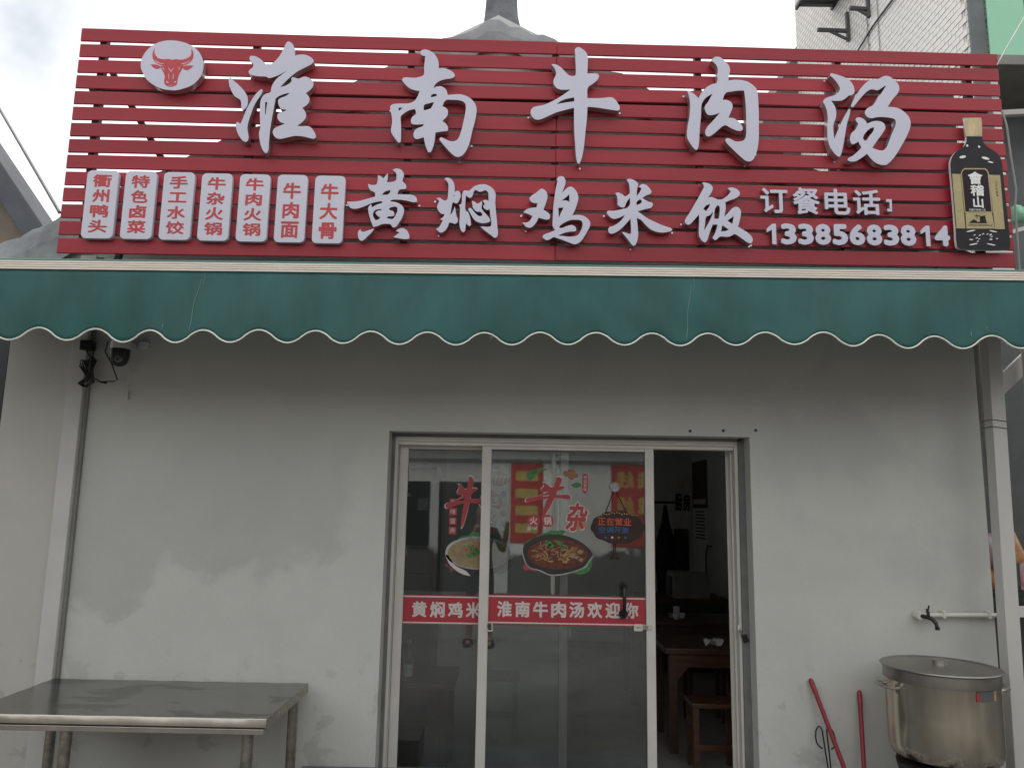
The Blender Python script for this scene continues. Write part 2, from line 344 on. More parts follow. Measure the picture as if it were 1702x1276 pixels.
def smoothpoly(pts, sub=3):
    n = len(pts); V = [Vector(p) for p in pts]; out = []
    def corner(i):
        a = V[i]-V[i-1]; b = V[(i+1) % n]-V[i]
        return a.length < 1e-9 or b.length < 1e-9 or a.angle(b) > 1.15
    cn = [corner(i) for i in range(n)]
    for i in range(n):
        p1, p2 = V[i], V[(i+1) % n]
        L = (p2-p1).length
        def tang(k):
            a, b = V[k-1], V[(k+1) % n]; d = b-a
            return d.normalized() if d.length > 0 else d
        t1 = (p2-p1) if cn[i] else tang(i)*L
        t2 = (p2-p1) if cn[(i+1) % n] else tang((i+1) % n)*L
        for k in range(sub):
            t = k/sub; t_2 = t*t; t_3 = t_2*t
            out.append((2*t_3-3*t_2+1)*p1+(t_3-2*t_2+t)*t1+(-2*t_3+3*t_2)*p2+(t_3-t_2)*t2)
    return out
DG = None
def curve_mesh(cu, z0, z1, bevel=0.):
    cu.extrude = max((z1-z0)/2-bevel, 0); cu.bevel_depth = bevel; cu.bevel_resolution = 1
    o = bpy.data.objects.new('tmp', cu); COL.objects.link(o)
    bpy.context.view_layer.update()
    me = bpy.data.meshes.new_from_object(o.evaluated_get(bpy.context.evaluated_depsgraph_get()))
    bpy.data.objects.remove(o); bpy.data.curves.remove(cu)
    me.transform(Matrix.Translation((0, 0, (z0+z1)/2))); me.materials.clear()
    return me
def poly_mesh(polys, z0, z1, smooth=True, bevel=0., sub=3):
    cu = bpy.data.curves.new('tmp', 'CURVE'); cu.dimensions = '2D'; cu.fill_mode = 'BOTH' if z1-z0 > 1e-5 else 'BOTH'
    for p in polys:
        q = smoothpoly(p, sub) if smooth else [Vector(x) for x in p]
        sp = cu.splines.new('POLY'); sp.points.add(len(q)-1)
        for a, b in zip(sp.points, q): a.co = (b.x, b.y, 0, 1)
        sp.use_cyclic_u = True
    return curve_mesh(cu, z0, z1, bevel)
def text_mesh(body, z0, z1, bold=.02, w=1., h=1., shear=0.):
    """one line of text fitted to a box of w x h (metres), lower left at the origin; bold = extra stroke width in em"""
    cu = bpy.data.curves.new('tmp', 'FONT'); cu.body = body; cu.size = 1; cu.shear = shear; cu.resolution_u = 3
    me = curve_mesh(cu, 0, 0)
    bm = bmesh.new(); bm.from_mesh(me); bmesh.ops.remove_doubles(bm, verts=bm.verts, dist=1e-6)
    if z1 > z0 and bold > 0 or z1-z0 > .002:
        r = bmesh.ops.extrude_face_region(bm, geom=list(bm.faces))
        bmesh.ops.translate(bm, verts=[g for g in r['geom'] if isinstance(g, bmesh.types.BMVert)], vec=(0, 0, z1-z0))
        bmesh.ops.recalc_face_normals(bm, faces=bm.faces)
    else: bmesh.ops.translate(bm, verts=bm.verts, vec=(0, 0, z1-z0))
    bm.verts.index_update(); V = [v.co.copy() for v in bm.verts]; F = [[v.index for v in f.verts] for f in bm.faces]; bm.free(); bpy.data.meshes.remove(me)
    offs = [(0, 0)]+([(bold*math.cos(k*math.pi/4), bold*math.sin(k*math.pi/4)) for k in range(8)] if bold > 0 else [])
    vs_, fs = [], []
    for i, (dx, dy) in enumerate(offs):       # heavier strokes: overlapped copies, each a hair lower than the last
        n = len(vs_); dz = -i*min(.00004, (z1-z0)*.04)
        vs_ += [(v.x+dx, v.y+dy, v.z+(dz if v.z > 1e-6 else 0)) for v in V]; fs += [[a+n for a in f] for f in F]
    xs = [v[0] for v in vs_]; ys = [v[1] for v in vs_]; a, b, c, d = min(xs), max(xs), min(ys), max(ys)
    me = bpy.data.meshes.new('text'); me.from_pydata(vs_, [], fs)
    me.transform(Matrix.Translation((0, 0, z0)) @ Matrix.Diagonal((w/(b-a), h/(d-c), 1, 1)) @ Matrix.Translation((-a, -c, 0)))
    return me
def mobj(name, me, mats, parent=None, mtx=None, faceside=False):
    for x in (mats if isinstance(mats, (list, tuple)) else [mats]): me.materials.append(M[x])
    me.name = name
    if faceside:
        for p in me.polygons: p.material_index = 0 if p.normal.z > .5 else 1
    o = bpy.data.objects.new(name, me); link(o, parent)
    if mtx is not None: o.matrix_local = mtx
    return o
def front(x, y, z):      # frame facing the street: local x right, y up, z towards -Y
    return Matrix(((1, 0, 0, x), (0, 0, -1, y), (0, 1, 0, z), (0, 0, 0, 1)))
GL = {
 'huai': ['934,1093 948,1075 977,1051 1007,1022 1035,986 1048,956 1050,926 1044,899 1028,880 1015,892 1011,925 1004,946 972,966 951,996 934,1038 927,1071', '1124,1019 1132,1007 1121,976 1101,939 1085,900 1074,855 1063,812 1059,764 1069,717 1068,690 1057,678 1037,687 1010,722 992,769 992,799 1001,805 1010,796 1018,796 1029,829 1047,890 1068,939 1095,988', '1266,1333 1289,1318 1303,1288 1309,1241 1332,1248 1372,1248 1406,1232 1423,1211 1412,1189 1382,1170 1339,1144 1304,1115 1275,1084 1234,1035 1261,1042 1288,1060 1299,1075 1297,1091 1308,1100 1325,1094 1342,1092 1369,1105 1397,1101 1421,1082 1430,1058 1423,1033 1389,997 1407,978 1413,954 1402,926 1373,903 1391,881 1399,851 1386,821 1349,788 1377,786 1416,788 1442,768 1460,739 1465,718 1453,709 1426,713 1386,722 1342,724 1299,714 1255,703 1230,709 1212,732 1209,753 1220,771 1244,784 1277,800 1248,811 1231,835 1231,859 1247,874 1266,878 1282,889 1248,895 1230,925 1228,949 1241,964 1266,974 1289,992 1292,998 1259,989 1216,964 1210,936 1203,876 1196,804 1192,744 1191,673 1191,631 1182,610 1168,616 1149,648 1135,695 1129,736 1134,772 1128,832 1124,898 1124,940 1135,971 1153,989 1178,999 1182,1026 1191,1057 1213,1091 1240,1116 1274,1148 1234,1119 1196,1100 1163,1090 1149,1099 1107,1100 1068,1105 1043,1120 1042,1135 1064,1160 1063,1179 1047,1197 1039,1218 1045,1232 1070,1231 1102,1214 1129,1190 1147,1175 1163,1176 1200,1210 1225,1251 1242,1295 1254,1326', '1152,934 1165,935 1162,899 1160,854 1155,863 1154,899'],
 'nan': ['2062,1283 2070,1299 2096,1305 2130,1292 2160,1261 2175,1224 2178,1181 2208,1185 2243,1174 2269,1156 2277,1138 2264,1122 2222,1113 2182,1098 2160,1076 2150,1052 2172,1064 2200,1065 2227,1044 2238,1010 2270,1014 2315,1016 2356,1004 2390,978 2411,942 2415,905 2405,838 2392,783 2380,717 2362,662 2338,626 2310,613 2282,625 2247,660 2212,701 2197,724 2205,737 2225,729 2257,714 2287,713 2309,730 2325,776 2337,836 2347,897 2349,940 2340,964 2311,977 2265,979 2226,975 2207,936 2227,928 2242,907 2238,873 2210,841 2231,825 2247,798 2243,777 2210,773 2172,766 2169,718 2160,669 2147,639 2133,639 2118,674 2108,710 2103,734 2060,721 2043,736 2044,769 2063,790 2096,806 2099,818 2057,814 2031,817 2022,837 2032,865 2051,881 2045,914 2008,904 1978,882 1961,863 1964,815 1967,755 1966,701 1955,696 1935,718 1908,762 1907,789 1911,826 1906,868 1896,916 1900,934 1920,944 1967,947 2007,950 2040,968 2058,999 2068,1031 2037,1036 2003,1050 1973,1080 1958,1101 1969,1116 2000,1117 2040,1117 2068,1125 2089,1138 2089,1191 2094,1262 2074,1265', '2137,1002 2148,1014 2171,1015 2171,1001 2138,992', '2097,939 2119,951 2157,961 2140,922 2121,913 2098,906', '1945,920 1971,921 1948,899'],
 'niu': ['3011,1335 3029,1349 3050,1342 3075,1321 3089,1292 3090,1239 3087,1175 3124,1177 3151,1175 3159,1155 3145,1129 3118,1105 3091,1082 3088,1012 3136,1013 3185,1016 3227,1022 3251,1015 3276,983 3288,954 3281,938 3263,936 3197,945 3136,953 3089,955 3085,875 3076,785 3068,696 3056,626 3041,586 3029,590 3020,638 3014,720 3008,815 3007,947 2955,932 2895,912 2842,885 2806,868 2776,864 2752,882 2742,911 2751,937 2775,950 2823,961 2871,985 2919,1015 2955,1042 2985,1067 2949,1063 2912,1067 2888,1086 2879,1112 2884,1138 2895,1161 2890,1194 2865,1230 2893,1230 2923,1211 2954,1179 2978,1158 3002,1156 3016,1165 3015,1237 3012,1302', '2898,968 2931,992 2967,1006 3007,1015 3008,989 2955,980'],
 'rou': ['3861,1284 3876,1304 3900,1311 3926,1302 3946,1280 3969,1256 3977,1221 3967,1183 3965,1152 4002,1159 4043,1158 4084,1149 4119,1125 4141,1097 4147,1047 4148,954 4146,861 4142,769 4131,702 4112,652 4091,628 4062,627 4028,653 3983,698 3946,737 3933,758 3944,772 3967,768 3996,753 4025,753 4052,764 4064,792 4068,859 4069,952 4067,1020 4061,1088 4029,1088 3982,1080 3946,1070 3925,1024 3951,1023 3977,1009 3987,984 3978,953 3958,906 3989,904 4017,886 4040,859 4046,837 4033,822 3998,827 3964,843 3935,857 3899,831 3864,799 3834,781 3817,786 3812,810 3824,841 3860,882 3905,937 3873,925 3837,921 3820,936 3812,973 3834,1008 3864,1063 3834,1045 3808,1020 3792,982 3788,914 3781,852 3776,791 3771,730 3763,696 3748,694 3729,716 3704,758 3698,789 3705,850 3715,900 3721,961 3720,1017 3707,1076 3721,1076 3747,1058 3775,1030 3794,1066 3824,1101 3857,1124 3892,1137 3897,1191 3899,1235 3884,1263'],
 'tang': ['4615,1221 4665,1208 4715,1188 4744,1159 4757,1124 4756,1092 4739,1077 4719,1072 4698,1053 4672,1039 4641,1035 4606,1036 4627,1003 4635,967 4632,929 4619,892 4612,866 4612,824 4615,784 4642,845 4675,915 4703,963 4717,985 4726,979 4720,948 4699,884 4683,810 4669,746 4654,689 4643,668 4630,670 4604,698 4581,739 4574,786 4573,849 4580,912 4577,965 4567,1002 4556,1025 4564,1044 4587,1058 4628,1073 4657,1095 4666,1122 4652,1154 4626,1188 4607,1206', '4731,1006 4748,1044 4775,1087 4808,1134 4846,1172 4882,1183 4924,1195 4955,1211 4986,1209 5015,1188 5039,1159 5045,1127 5033,1097 5002,1061 4963,1004 4999,1003 5039,993 5073,967 5096,936 5103,899 5093,857 5067,803 5033,745 4999,692 4961,646 4930,622 4900,621 4866,634 4837,662 4814,691 4782,666 4746,644 4716,638 4691,645 4695,659 4723,675 4760,707 4780,732 4770,754 4766,770 4742,756 4725,750 4715,766 4714,795 4726,826 4750,848 4769,885 4760,901 4753,911 4762,926 4787,929 4811,915 4828,889 4856,903 4892,909 4922,902 4938,884 4939,861 4922,831 4890,788 4850,732 4871,722 4900,715 4923,719 4942,740 4960,780 4977,822 4995,859 5007,891 5008,913 4999,926 4964,933 4924,936 4888,933 4857,926 4833,932 4818,950 4817,969 4836,993 4873,1015 4906,1064 4934,1102 4962,1146 4954,1145 4909,1115 4869,1119 4843,1108 4816,1083 4783,1045 4743,997 4731,998', '4795,794 4817,834 4849,861 4869,866 4863,840 4836,808 4816,779 4804,776'],
 'huang': ['1840,493 1858,486 1873,473 1885,489 1897,506 1899,479 1895,450 1918,451 1945,460 1950,478 1947,505 1925,528 1945,536 1969,533 1987,516 1994,493 1987,470 1987,458 2001,444 2011,421 2003,409 1982,407 1968,402 1959,376 1991,375 2029,375 2057,369 2073,355 2078,330 2054,328 2023,335 1984,341 1949,342 1926,339 1921,330 1954,326 1982,312 1999,292 2002,263 1989,222 1975,198 1960,175 1941,171 1927,189 1906,191 1879,189 1852,177 1828,170 1813,203 1802,235 1794,267 1793,292 1808,312 1815,291 1839,307 1873,320 1871,331 1846,327 1811,317 1774,299 1736,284 1706,280 1686,288 1672,306 1667,324 1696,324 1738,329 1779,342 1829,358 1826,384 1804,394 1790,412 1784,437 1806,430 1833,435 1840,461', '1869,371 1882,388 1901,396 1920,400 1907,374', '1871,281 1872,275 1848,270 1835,258 1846,242 1865,230 1856,218 1839,212 1827,229 1821,252 1831,271 1850,280', '1913,282 1924,293 1947,298 1961,295 1964,275 1957,250 1944,227 1931,221 1904,227 1911,237 1942,240 1947,254 1939,270 1921,276', '1753,156 1758,143 1774,140 1800,150 1833,161 1820,138 1798,114 1776,91 1761,85 1747,95 1740,119 1741,141', '1959,150 1980,163 2003,166 2023,154 2035,136 2040,118 2040,102 2017,99 1982,103 1946,110 1962,123 1981,139'],
 'men': ['2234,480 2248,486 2264,483 2282,469 2292,448 2297,426 2297,396 2314,405 2325,400 2333,385 2333,367 2325,342 2314,326 2299,328 2288,334 2283,310 2279,278 2275,252 2291,275 2301,308 2307,275 2313,247 2322,225 2318,207 2305,198 2290,203 2271,206 2264,183 2251,160 2235,146 2218,144 2195,165 2211,175 2223,197 2234,219 2216,223 2238,244 2241,258 2225,259 2206,277 2196,301 2201,319 2207,333 2204,343 2190,357 2212,357 2229,346 2242,341 2255,350 2259,383 2260,429 2257,450 2248,464', '2291,377 2298,378 2293,367', '2326,319 2338,321 2342,339 2342,371 2346,397 2357,408 2381,406 2394,416 2413,434 2440,445 2470,449 2501,440 2524,422 2538,401 2542,375 2540,343 2544,294 2550,241 2556,189 2560,143 2554,122 2541,117 2524,129 2497,149 2470,170 2456,186 2480,184 2506,184 2519,193 2517,230 2511,261 2509,293 2491,288 2475,299 2468,313 2476,321 2473,335 2463,343 2479,351 2501,346 2499,374 2495,399 2479,411 2464,405 2448,401 2434,406 2421,412 2411,402 2406,381 2395,363 2382,363 2365,377 2363,339 2363,294 2371,276 2379,274 2390,249 2397,221 2399,193 2390,186 2378,194 2370,205 2368,178 2364,154 2354,147 2344,155 2335,178 2331,202 2332,237 2332,272 2332,297', '2401,344 2416,339 2433,327 2449,334 2457,344 2463,327 2459,299 2472,278 2491,258 2510,233 2512,219 2499,210 2469,206 2442,211 2419,225 2405,245 2391,270 2381,291 2387,299 2400,295 2414,277 2435,256 2451,248 2466,254 2463,266 2452,276 2434,276 2417,288 2408,305 2404,326'],
 'ji': ['2742,365 2758,385 2783,402 2802,420 2816,428 2835,419 2849,398 2851,375 2843,340 2827,296 2847,285 2865,268 2868,251 2860,237 2844,235 2822,240 2800,246 2789,221 2772,198 2754,184 2737,183 2721,193 2702,215 2728,214 2748,226 2763,255 2738,267 2708,278 2727,296 2756,306 2786,310 2792,337 2770,337 2751,348', '2904,490 2918,506 2937,510 2951,501 2959,481 2957,458 2948,431 2938,401 2959,427 2981,443 3000,442 3018,425 3033,398 3037,375 3029,336 3015,294 3000,264 3026,268 3055,266 3081,255 3103,234 3109,212 3101,185 3078,143 3056,108 3034,91 3012,85 2987,94 2950,108 2918,119 2890,127 2870,114 2849,108 2832,117 2825,129 2834,142 2863,154 2899,170 2884,196 2883,215 2885,261 2887,310 2894,380 2900,426 2910,473 2909,484', '2935,354 2960,375 2982,395 2983,370 2982,348 2963,357', '2917,309 2948,312 2933,279 2920,248', '2925,195 2950,216 2986,234 3019,237 3048,235 3061,222 3061,195 3048,161 3034,142 3012,134 2983,131 2947,135 2917,138 2943,150 2972,160 3001,164 3019,166 3025,181 3015,197 2997,204 2972,198 2943,186 2927,182'],
 'mi': ['3328,495 3341,502 3363,498 3385,487 3398,469 3392,444 3388,392 3407,417 3418,441 3411,448 3400,449 3415,466 3433,470 3452,461 3470,440 3479,421 3472,409 3448,399 3423,383 3444,368 3466,357 3482,353 3486,340 3473,320 3447,314 3417,305 3395,297 3424,275 3457,252 3494,234 3534,216 3571,203 3593,196 3603,188 3593,177 3567,170 3534,167 3500,173 3468,188 3442,212 3413,244 3388,256 3391,228 3394,190 3396,152 3390,114 3379,89 3367,80 3355,91 3331,124 3311,149 3297,166 3320,162 3348,153 3353,163 3353,201 3350,250 3324,219 3291,184 3262,163 3236,154 3222,160 3216,177 3223,195 3247,203 3277,222 3303,250 3317,272 3295,261 3269,250 3244,248 3222,263 3207,286 3215,297 3244,297 3277,303 3307,311 3329,317 3347,339 3348,381 3333,363 3323,342 3316,325 3305,319 3288,324 3274,335 3274,357 3270,387 3260,410 3278,413 3300,403 3320,388 3337,402 3347,408 3346,443 3343,470', '3388,355 3399,367 3410,373 3419,363 3416,350 3388,336'],
 'fan': ['3788,487 3809,488 3831,481 3849,466 3853,449 3841,419 3821,391 3840,396 3859,392 3877,383 3903,382 3926,394 3949,414 3963,435 3944,454 3965,460 3991,455 4010,442 4019,425 4012,407 3990,391 3955,377 3927,365 3930,339 3926,308 3919,274 3942,297 3965,323 3984,336 4003,335 4017,322 4022,303 4016,264 4001,212 4029,195 4058,176 4078,157 4088,135 4084,117 4072,109 4052,117 4016,143 3979,165 3957,153 3934,147 3905,149 3886,146 3871,131 3860,126 3849,132 3845,142 3857,161 3869,192 3877,223 3847,222 3835,191 3823,157 3813,126 3800,110 3786,114 3769,137 3762,159 3763,201 3766,244 3765,284 3740,255 3718,229 3701,219 3686,225 3678,242 3689,265 3712,300 3739,347 3766,394 3785,430 3799,457 3797,473', '3793,321 3809,341 3835,354 3828,334 3808,305', '3807,268 3830,281 3849,299 3853,301 3843,276 3825,237 3808,206 3794,185 3801,225', '3858,259 3859,299 3868,330 3881,346 3892,335 3891,296 3885,259', '3937,249 3956,263 3976,278 3973,255 3966,228', '3906,219 3925,206 3945,194 3924,183 3897,181'],
 'bull': ['476,1269 474,1239 485,1218 504,1200 537,1195 559,1198 584,1193 603,1197 634,1195 661,1201 682,1214 693,1233 689,1267 699,1255 706,1227 704,1203 690,1181 669,1165 648,1161 648,1155 678,1159 714,1159 701,1145 681,1130 661,1131 649,1143 645,1131 636,1109 629,1088 626,1061 626,1043 615,1027 591,1019 566,1024 551,1041 548,1059 550,1083 539,1110 527,1131 523,1143 507,1133 491,1133 473,1144 460,1159 480,1160 502,1157 520,1149 537,1155 516,1158 490,1172 472,1193 465,1217 466,1241', '477,1196 495,1175 518,1165 537,1164 537,1169 515,1171 495,1183', '639,1166 663,1171 684,1187 694,1206 686,1196 666,1179 639,1172', '558,1056 564,1045 577,1043 570,1053', '621,1058 616,1047 604,1044 609,1054', '560,1147 570,1139 582,1123 592,1140 603,1148 592,1132 583,1114 570,1132', '565,1033 590,1030 615,1035 591,1026', '567,1104 571,1105 577,1068 573,1068', '596,1105 600,1105 601,1069 596,1069', '529,1146 538,1140 544,1122 536,1131', '635,1149 627,1143 625,1124 631,1134'],
 'oval': ['571,1320 666,1301 734,1253 768,1177 763,1101 716,1036 647,1004 599,997 532,1008 451,1056 409,1124 401,1163 407,1206 438,1262 492,1304'],
 'bottle': ['5460,827 5560,829 5563,795 5595,757 5648,720 5672,672 5674,596 5678,424 5680,236 5679,115 5659,96 5367,96 5345,114 5345,230 5345,417 5343,569 5344,646 5361,694 5397,733 5441,763 5457,793'],
 'cap': ['5458,949 5564,953 5565,922 5561,834 5458,830 5459,914'],
 'goldl': ['5349,578 5402,576 5406,227 5350,226'],
 'goldr': ['5583,576 5653,575 5653,227 5591,226'],
 'goldb': ['5414,329 5581,332 5589,229 5412,226'],
 'panel': ['5411,583 5419,598 5431,607 5557,610 5568,599 5574,584 5578,338 5414,334'],
 'panelrim': ['5404,583 5415,603 5430,616 5561,618 5575,606 5582,584 5585,331 5408,327'],
 'plaque0': ['148,493 322,493 329,79 151,81'],
 'plaque1': ['368,492 544,493 548,80 372,80'],
 'plaque2': ['588,493 763,491 767,78 593,79'],
 'plaque3': ['810,491 982,487 987,76 811,78'],
 'plaque4': ['1030,490 1202,487 1209,75 1033,77'],
 'plaque5': ['1249,491 1421,489 1428,74 1254,76'],
 'plaque6': ['1468,488 1642,489 1650,73 1475,73'],
 'phone1': ['4155,471 4324,477 4318,314 4150,311', '4356,478 4522,481 4514,310 4349,307', '4553,474 4711,477 4703,312 4545,309', '4731,473 4901,477 4892,313 4722,310', '4936,414 4970,414 4968,335 4939,334 4937,351 4954,354 4955,396 4935,396'],
 'phone2': ['4164,244 5306,252 5297,123 4160,115'],
 'kuai': ['5448,593 5541,595 5534,514 5442,512', '5458,508 5543,509 5537,438 5452,436', '5468,432 5532,433 5526,361 5462,359'],
}

# ------------------------------------------------------------------ ground
g = MB(); g.add([(-300, -300, 0), (300, -300, 0), (300, 300, 0), (-300, 300, 0)], [(0, 1, 2, 3)])
o = g.obj('ground', 'ground'); o['kind'] = 'structure'
o = MB().box(-3.4, 3.6, -.62, -.0, .0, .10).obj('pavement', 'concrete', bevel=.012); o['kind'] = 'structure'

# ------------------------------------------------------------------ the shop building
XL, XR, XC = -3.107, 2.78, -.16
ZE, ZA = 3.345, 4.90
shop = thing('shop_building', 'grey plastered single storey shop with a gable behind the red sign', 'building', (XC, 0, 0))
shop.matrix_world = Matrix.Identity(4)
DX0, DX1, DZ = -.76, 1.40, 2.155
MB().prism([(XL, 0), (DX0, 0), (DX0, DZ), (DX1, DZ), (DX1, 0), (XR, 0), (XR, ZE), (XC, ZA), (XL, ZE)], 0, .26, 'y').obj('front_wall', 'wall', shop)
MB().box(XL, XL+.22, .26, 6.1, 0, ZE-.02).obj('side_wall', 'wall', shop)
MB().box(XR-.22, XR, .26, 6.1, 0, ZE-.02).obj('side_wall', 'wall', shop)
b = MB(); b.box(XL, -2.85, 6.1, 6.3, 0, ZE); b.box(-1.8, XR, 6.1, 6.3, 0, ZE); b.box(-2.85, -1.8, 6.1, 6.3, 0, .6); b.box(-2.85, -1.8, 6.1, 6.3, 2.5, ZE); b.obj('back_wall', 'wall', shop)  # rear window opening added out of view to let sky light in
SKX0, SKX1, SKY0, SKY1 = -2.4, -1.1, 2.4, 4.4      # rooflight added out of view to brighten the dining room
def roofslab(x0, x1, y0, y1):
    z = lambda x: ZA-abs(x-XC)*(ZA-ZE)/2.95
    return MB().prism([(x0, z(x0)+.01), (x1, z(x1)+.01), (x1, z(x1)+.10), (x0, z(x0)+.10)], y0, y1, 'y').obj('roof_slope', 'roof', shop)
roofslab(XC, XC+3.2, .16, 6.4); roofslab(XC-3.2, SKX0, .16, 6.4); roofslab(SKX1, XC, .16, 6.4); roofslab(SKX0, SKX1, .16, SKY0); roofslab(SKX0, SKX1, SKY1, 6.4)
# rough rendered verge along the gable, ragged upper edge
def verge():
    b = MB(); rows = []; sl = (ZA-ZE)/2.95; n = 84
    for i in range(n+1):
        x = -3.46+(2.58+3.46)*i/n; t = abs(x-XC); z = ZA-t*sl-.03*math.exp(-(t/.25)**2)
        rows.append((x, z+random.uniform(-.025, .018), z-.22+random.uniform(-.025, .025)-(.08 if x < -2.6 else 0), -.05+random.uniform(-.008, .012)))
    vs_ = []; fs = []
    for (x, zt, zb, y) in rows: vs_ += [(x, y, zb), (x, y-.012, (zt+zb)/2), (x, y, zt-.02), (x, y+.06, zt+.01), (x, .2, zt+.015), (x, .2, zb)]
    k = 6
    for i in range(n):
        for j in range(k-1): fs.append((i*k+j, (i+1)*k+j, (i+1)*k+j+1, i*k+j+1))
    fs.append(tuple(range(k))); fs.append(tuple(n*k+j for j in range(k)))
    b.add(vs_, fs); return b.obj('gable_verge', 'verge', shop)
verge()
MB().box(2.10, 2.98, .33, .36, 3.2, 4.62).obj('roof_screen', 'steel_dark', shop)
# ridge post with rough mortar skirt
b = MB(); n = 20; prof = [(.36, 4.66), (.29, 4.78), (.22, 4.87), (.15, 4.95), (.126, 5.02), (.116, 5.1), (.108, 5.2), (.106, 5.4), (.104, 5.7), (.104, 5.9), (0, 5.9)]
for (r, z) in prof:
    for k in range(n):
        t = 2*math.pi*k/n; q = max(abs(math.cos(t)), abs(math.sin(t))); rr = r*(1+.18*(1/q-1))*(1+random.uniform(-.05, .05))
        b.v.append((-.15+rr*math.cos(t)*(1 if r < .2 else 1.0), .30+rr*.75*math.sin(t), z+random.uniform(-.012, .012)))
for i in range(len(prof)-1):
    for k in range(n): l = (k+1) % n; b.f.append((i*n+k, i*n+l, (i+1)*n+l, (i+1)*n+k)); b.mi.append(0)
b.obj('ridge_post', 'concrete', shop)
MB().box(-2.70, -2.602, -.055, -.001, .1, 3.2).obj('pilaster', 'trim', shop, bevel=.004)
MB().box(-2.6015, -2.583, -.024, -.0012, .1, 3.2).obj('pilaster_shade', 'soffit', shop, bevel=.002)  # dark strip standing in for shade on the pilaster's right side
# reveal render and mortar round the door frame
b = MB()
b.prism([(DX0, .1), (DX0+.022, .1), (DX0+.020, DZ-.02), (DX0, DZ)], .118, .255, 'y')
b.prism([(DX1, .1), (DX1-.045, .1), (DX1-.036, DZ-.02), (DX1, DZ)], .112, .255, 'y')
b.prism([(DX0+.02, DZ-.022), (DX1-.036, DZ-.018), (DX1-.03, DZ), (DX0, DZ)], .125, .255, 'y')
b.obj('reveal_mortar', 'mortar', shop)
# interior
b = MB(); b.box(XL+.22, XR-.22, .26, 6.1, .0, .06); b.obj('interior_floor', 'floor', shop)
b = MB(); b.box(XL+.22, SKX0, .262, 6.1, 2.62, 2.68); b.box(SKX1, XR-.22, .262, 6.1, 2.62, 2.68); b.box(SKX0, SKX1, .262, SKY0, 2.62, 2.68); b.box(SKX0, SKX1, SKY1, 6.1, 2.62, 2.68); b.obj('ceiling', 'int', shop)
b = MB(); b.box(2.30, 2.38, .262, 5.6, .06, 2.62); b.box(-.9, 2.30, 5.5, 5.6, .06, 2.62); b.obj('interior_wall', 'int', shop)
# screw holes above the door
for (x, z) in ((1.045, 2.185), (1.244, 2.19), (1.438, 2.196)):
    MB().lathe([(.0, -.004), (.009, -.003), (.009, .003), (0, .004)], n=10).obj('screw_hole', 'black', shop).matrix_local = Matrix.Translation((x, -.002, z)) @ Matrix.Rotation(math.pi/2, 4, 'X')

# ------------------------------------------------------------------ red slat sign
SO = Vector((-2.685, -.327, 3.125)); SH = Vector((.99884, .04817, 0)); SN = Vector((.04817, -.99884, 0))
SM_ = Matrix(((SH.x, 0, SN.x, SO.x), (SH.y, 0, SN.y, SO.y), (0, 1, 0, SO.z), (0, 0, 0, 1)))
SKEW = .01613
sign = thing('signboard', 'wide red metal slat signboard with raised white characters above the green awning', 'sign', mtx=SM_)
def skew(o):
    for v in o.data.vertices: v.co.y += SKEW*v.co.x
    return o
SW, SHT, NS = 5.742, 1.431, 14
P_ = SHT/NS
JU = 2.905
for i in range(NS):
    v0 = i*P_+(.0 if i == 0 else .008); v1 = (i+1)*P_-.009
    for (a, c) in ((0, JU-.0008), (JU+.0008, SW)):
        dz = random.uniform(-.0015, .0015)
        b = MB(); n = 14; p1, p2 = random.uniform(0, 6), random.uniform(0, 6)
        for k in range(n+1):
            x = a+(c-a)*k/n; e = .0012*math.sin(x*2.1+p1)+.0006*math.sin(x*6.3+p2); w = .0014*math.sin(x*3.3+p2)
            b.v += [(x, v0+e, -.013+w), (x, v0+e, w+dz), (x, v1+e, w+dz), (x, v1+e, -.013+w)]
        for k in range(n):
            for j in range(4): q = k*4+j; r = k*4+(j+1) % 4; b.f.append((q, r, r+4, q+4)); b.mi.append(0)
        b.f += [(3, 2, 1, 0), (n*4, n*4+1, n*4+2, n*4+3)]; b.mi += [0, 0]
        skew(b.obj('slat', 'red', sign, bevel=.0048))
fr = MB()
for u in (.13, 1.05, 2.0, 2.9, 3.8, 4.7, 5.55): fr.box(u-.02, u+.02, .02, SHT-.03, -.058, -.0165)
fr.box(.05, SW-.05, .28, .32, -.100, -.0595); fr.box(.05, SW-.05, 1.05, 1.09, -.100, -.0595)
skew(fr.obj('frame', 'steel_dark', sign))
br = MB(); br.bar((.12, 1.25, -.13), (.62, .45, -.14), .035, .035); br.bar((4.95, .1, -.1), (5.3, .45, -.15), .02, .02)
br.bar((.3, -.02, -.1), (.3, .3, -.26), .03, .03); br.bar((5.2, -.02, -.1), (5.2, .3, -.05), .03, .03)
skew(br.obj('brace', 'steel_dark', sign))
b = MB(); b.tube([(SW+.008, SHT*.72, -.01), (SW+.02, SHT*.65, 0), (SW+.03, SHT*.5, .0), (SW+.045, SHT*.35, 0), (SW+.028, SHT*.28, 0), (SW+.02, .0, .0), (SW+.02, -.05, 0)], .006, 6)
skew(b.obj('edge_cable', 'pvcgrey', sign))
def P(k, i=None):
    L = [[tuple(float(c)/1000 for c in q.split(',')) for q in s.split()] for s in GL[k]]
    return L if i is None else L[i]
names = {'huai': '淮', 'nan': '南', 'niu': '牛', 'rou': '肉', 'tang': '汤', 'huang': '黄', 'men': '焖', 'ji': '鸡', 'mi': '米', 'fan': '饭'}
ORD = ['leftmost', 'second from left', 'middle', 'second from right', 'rightmost']
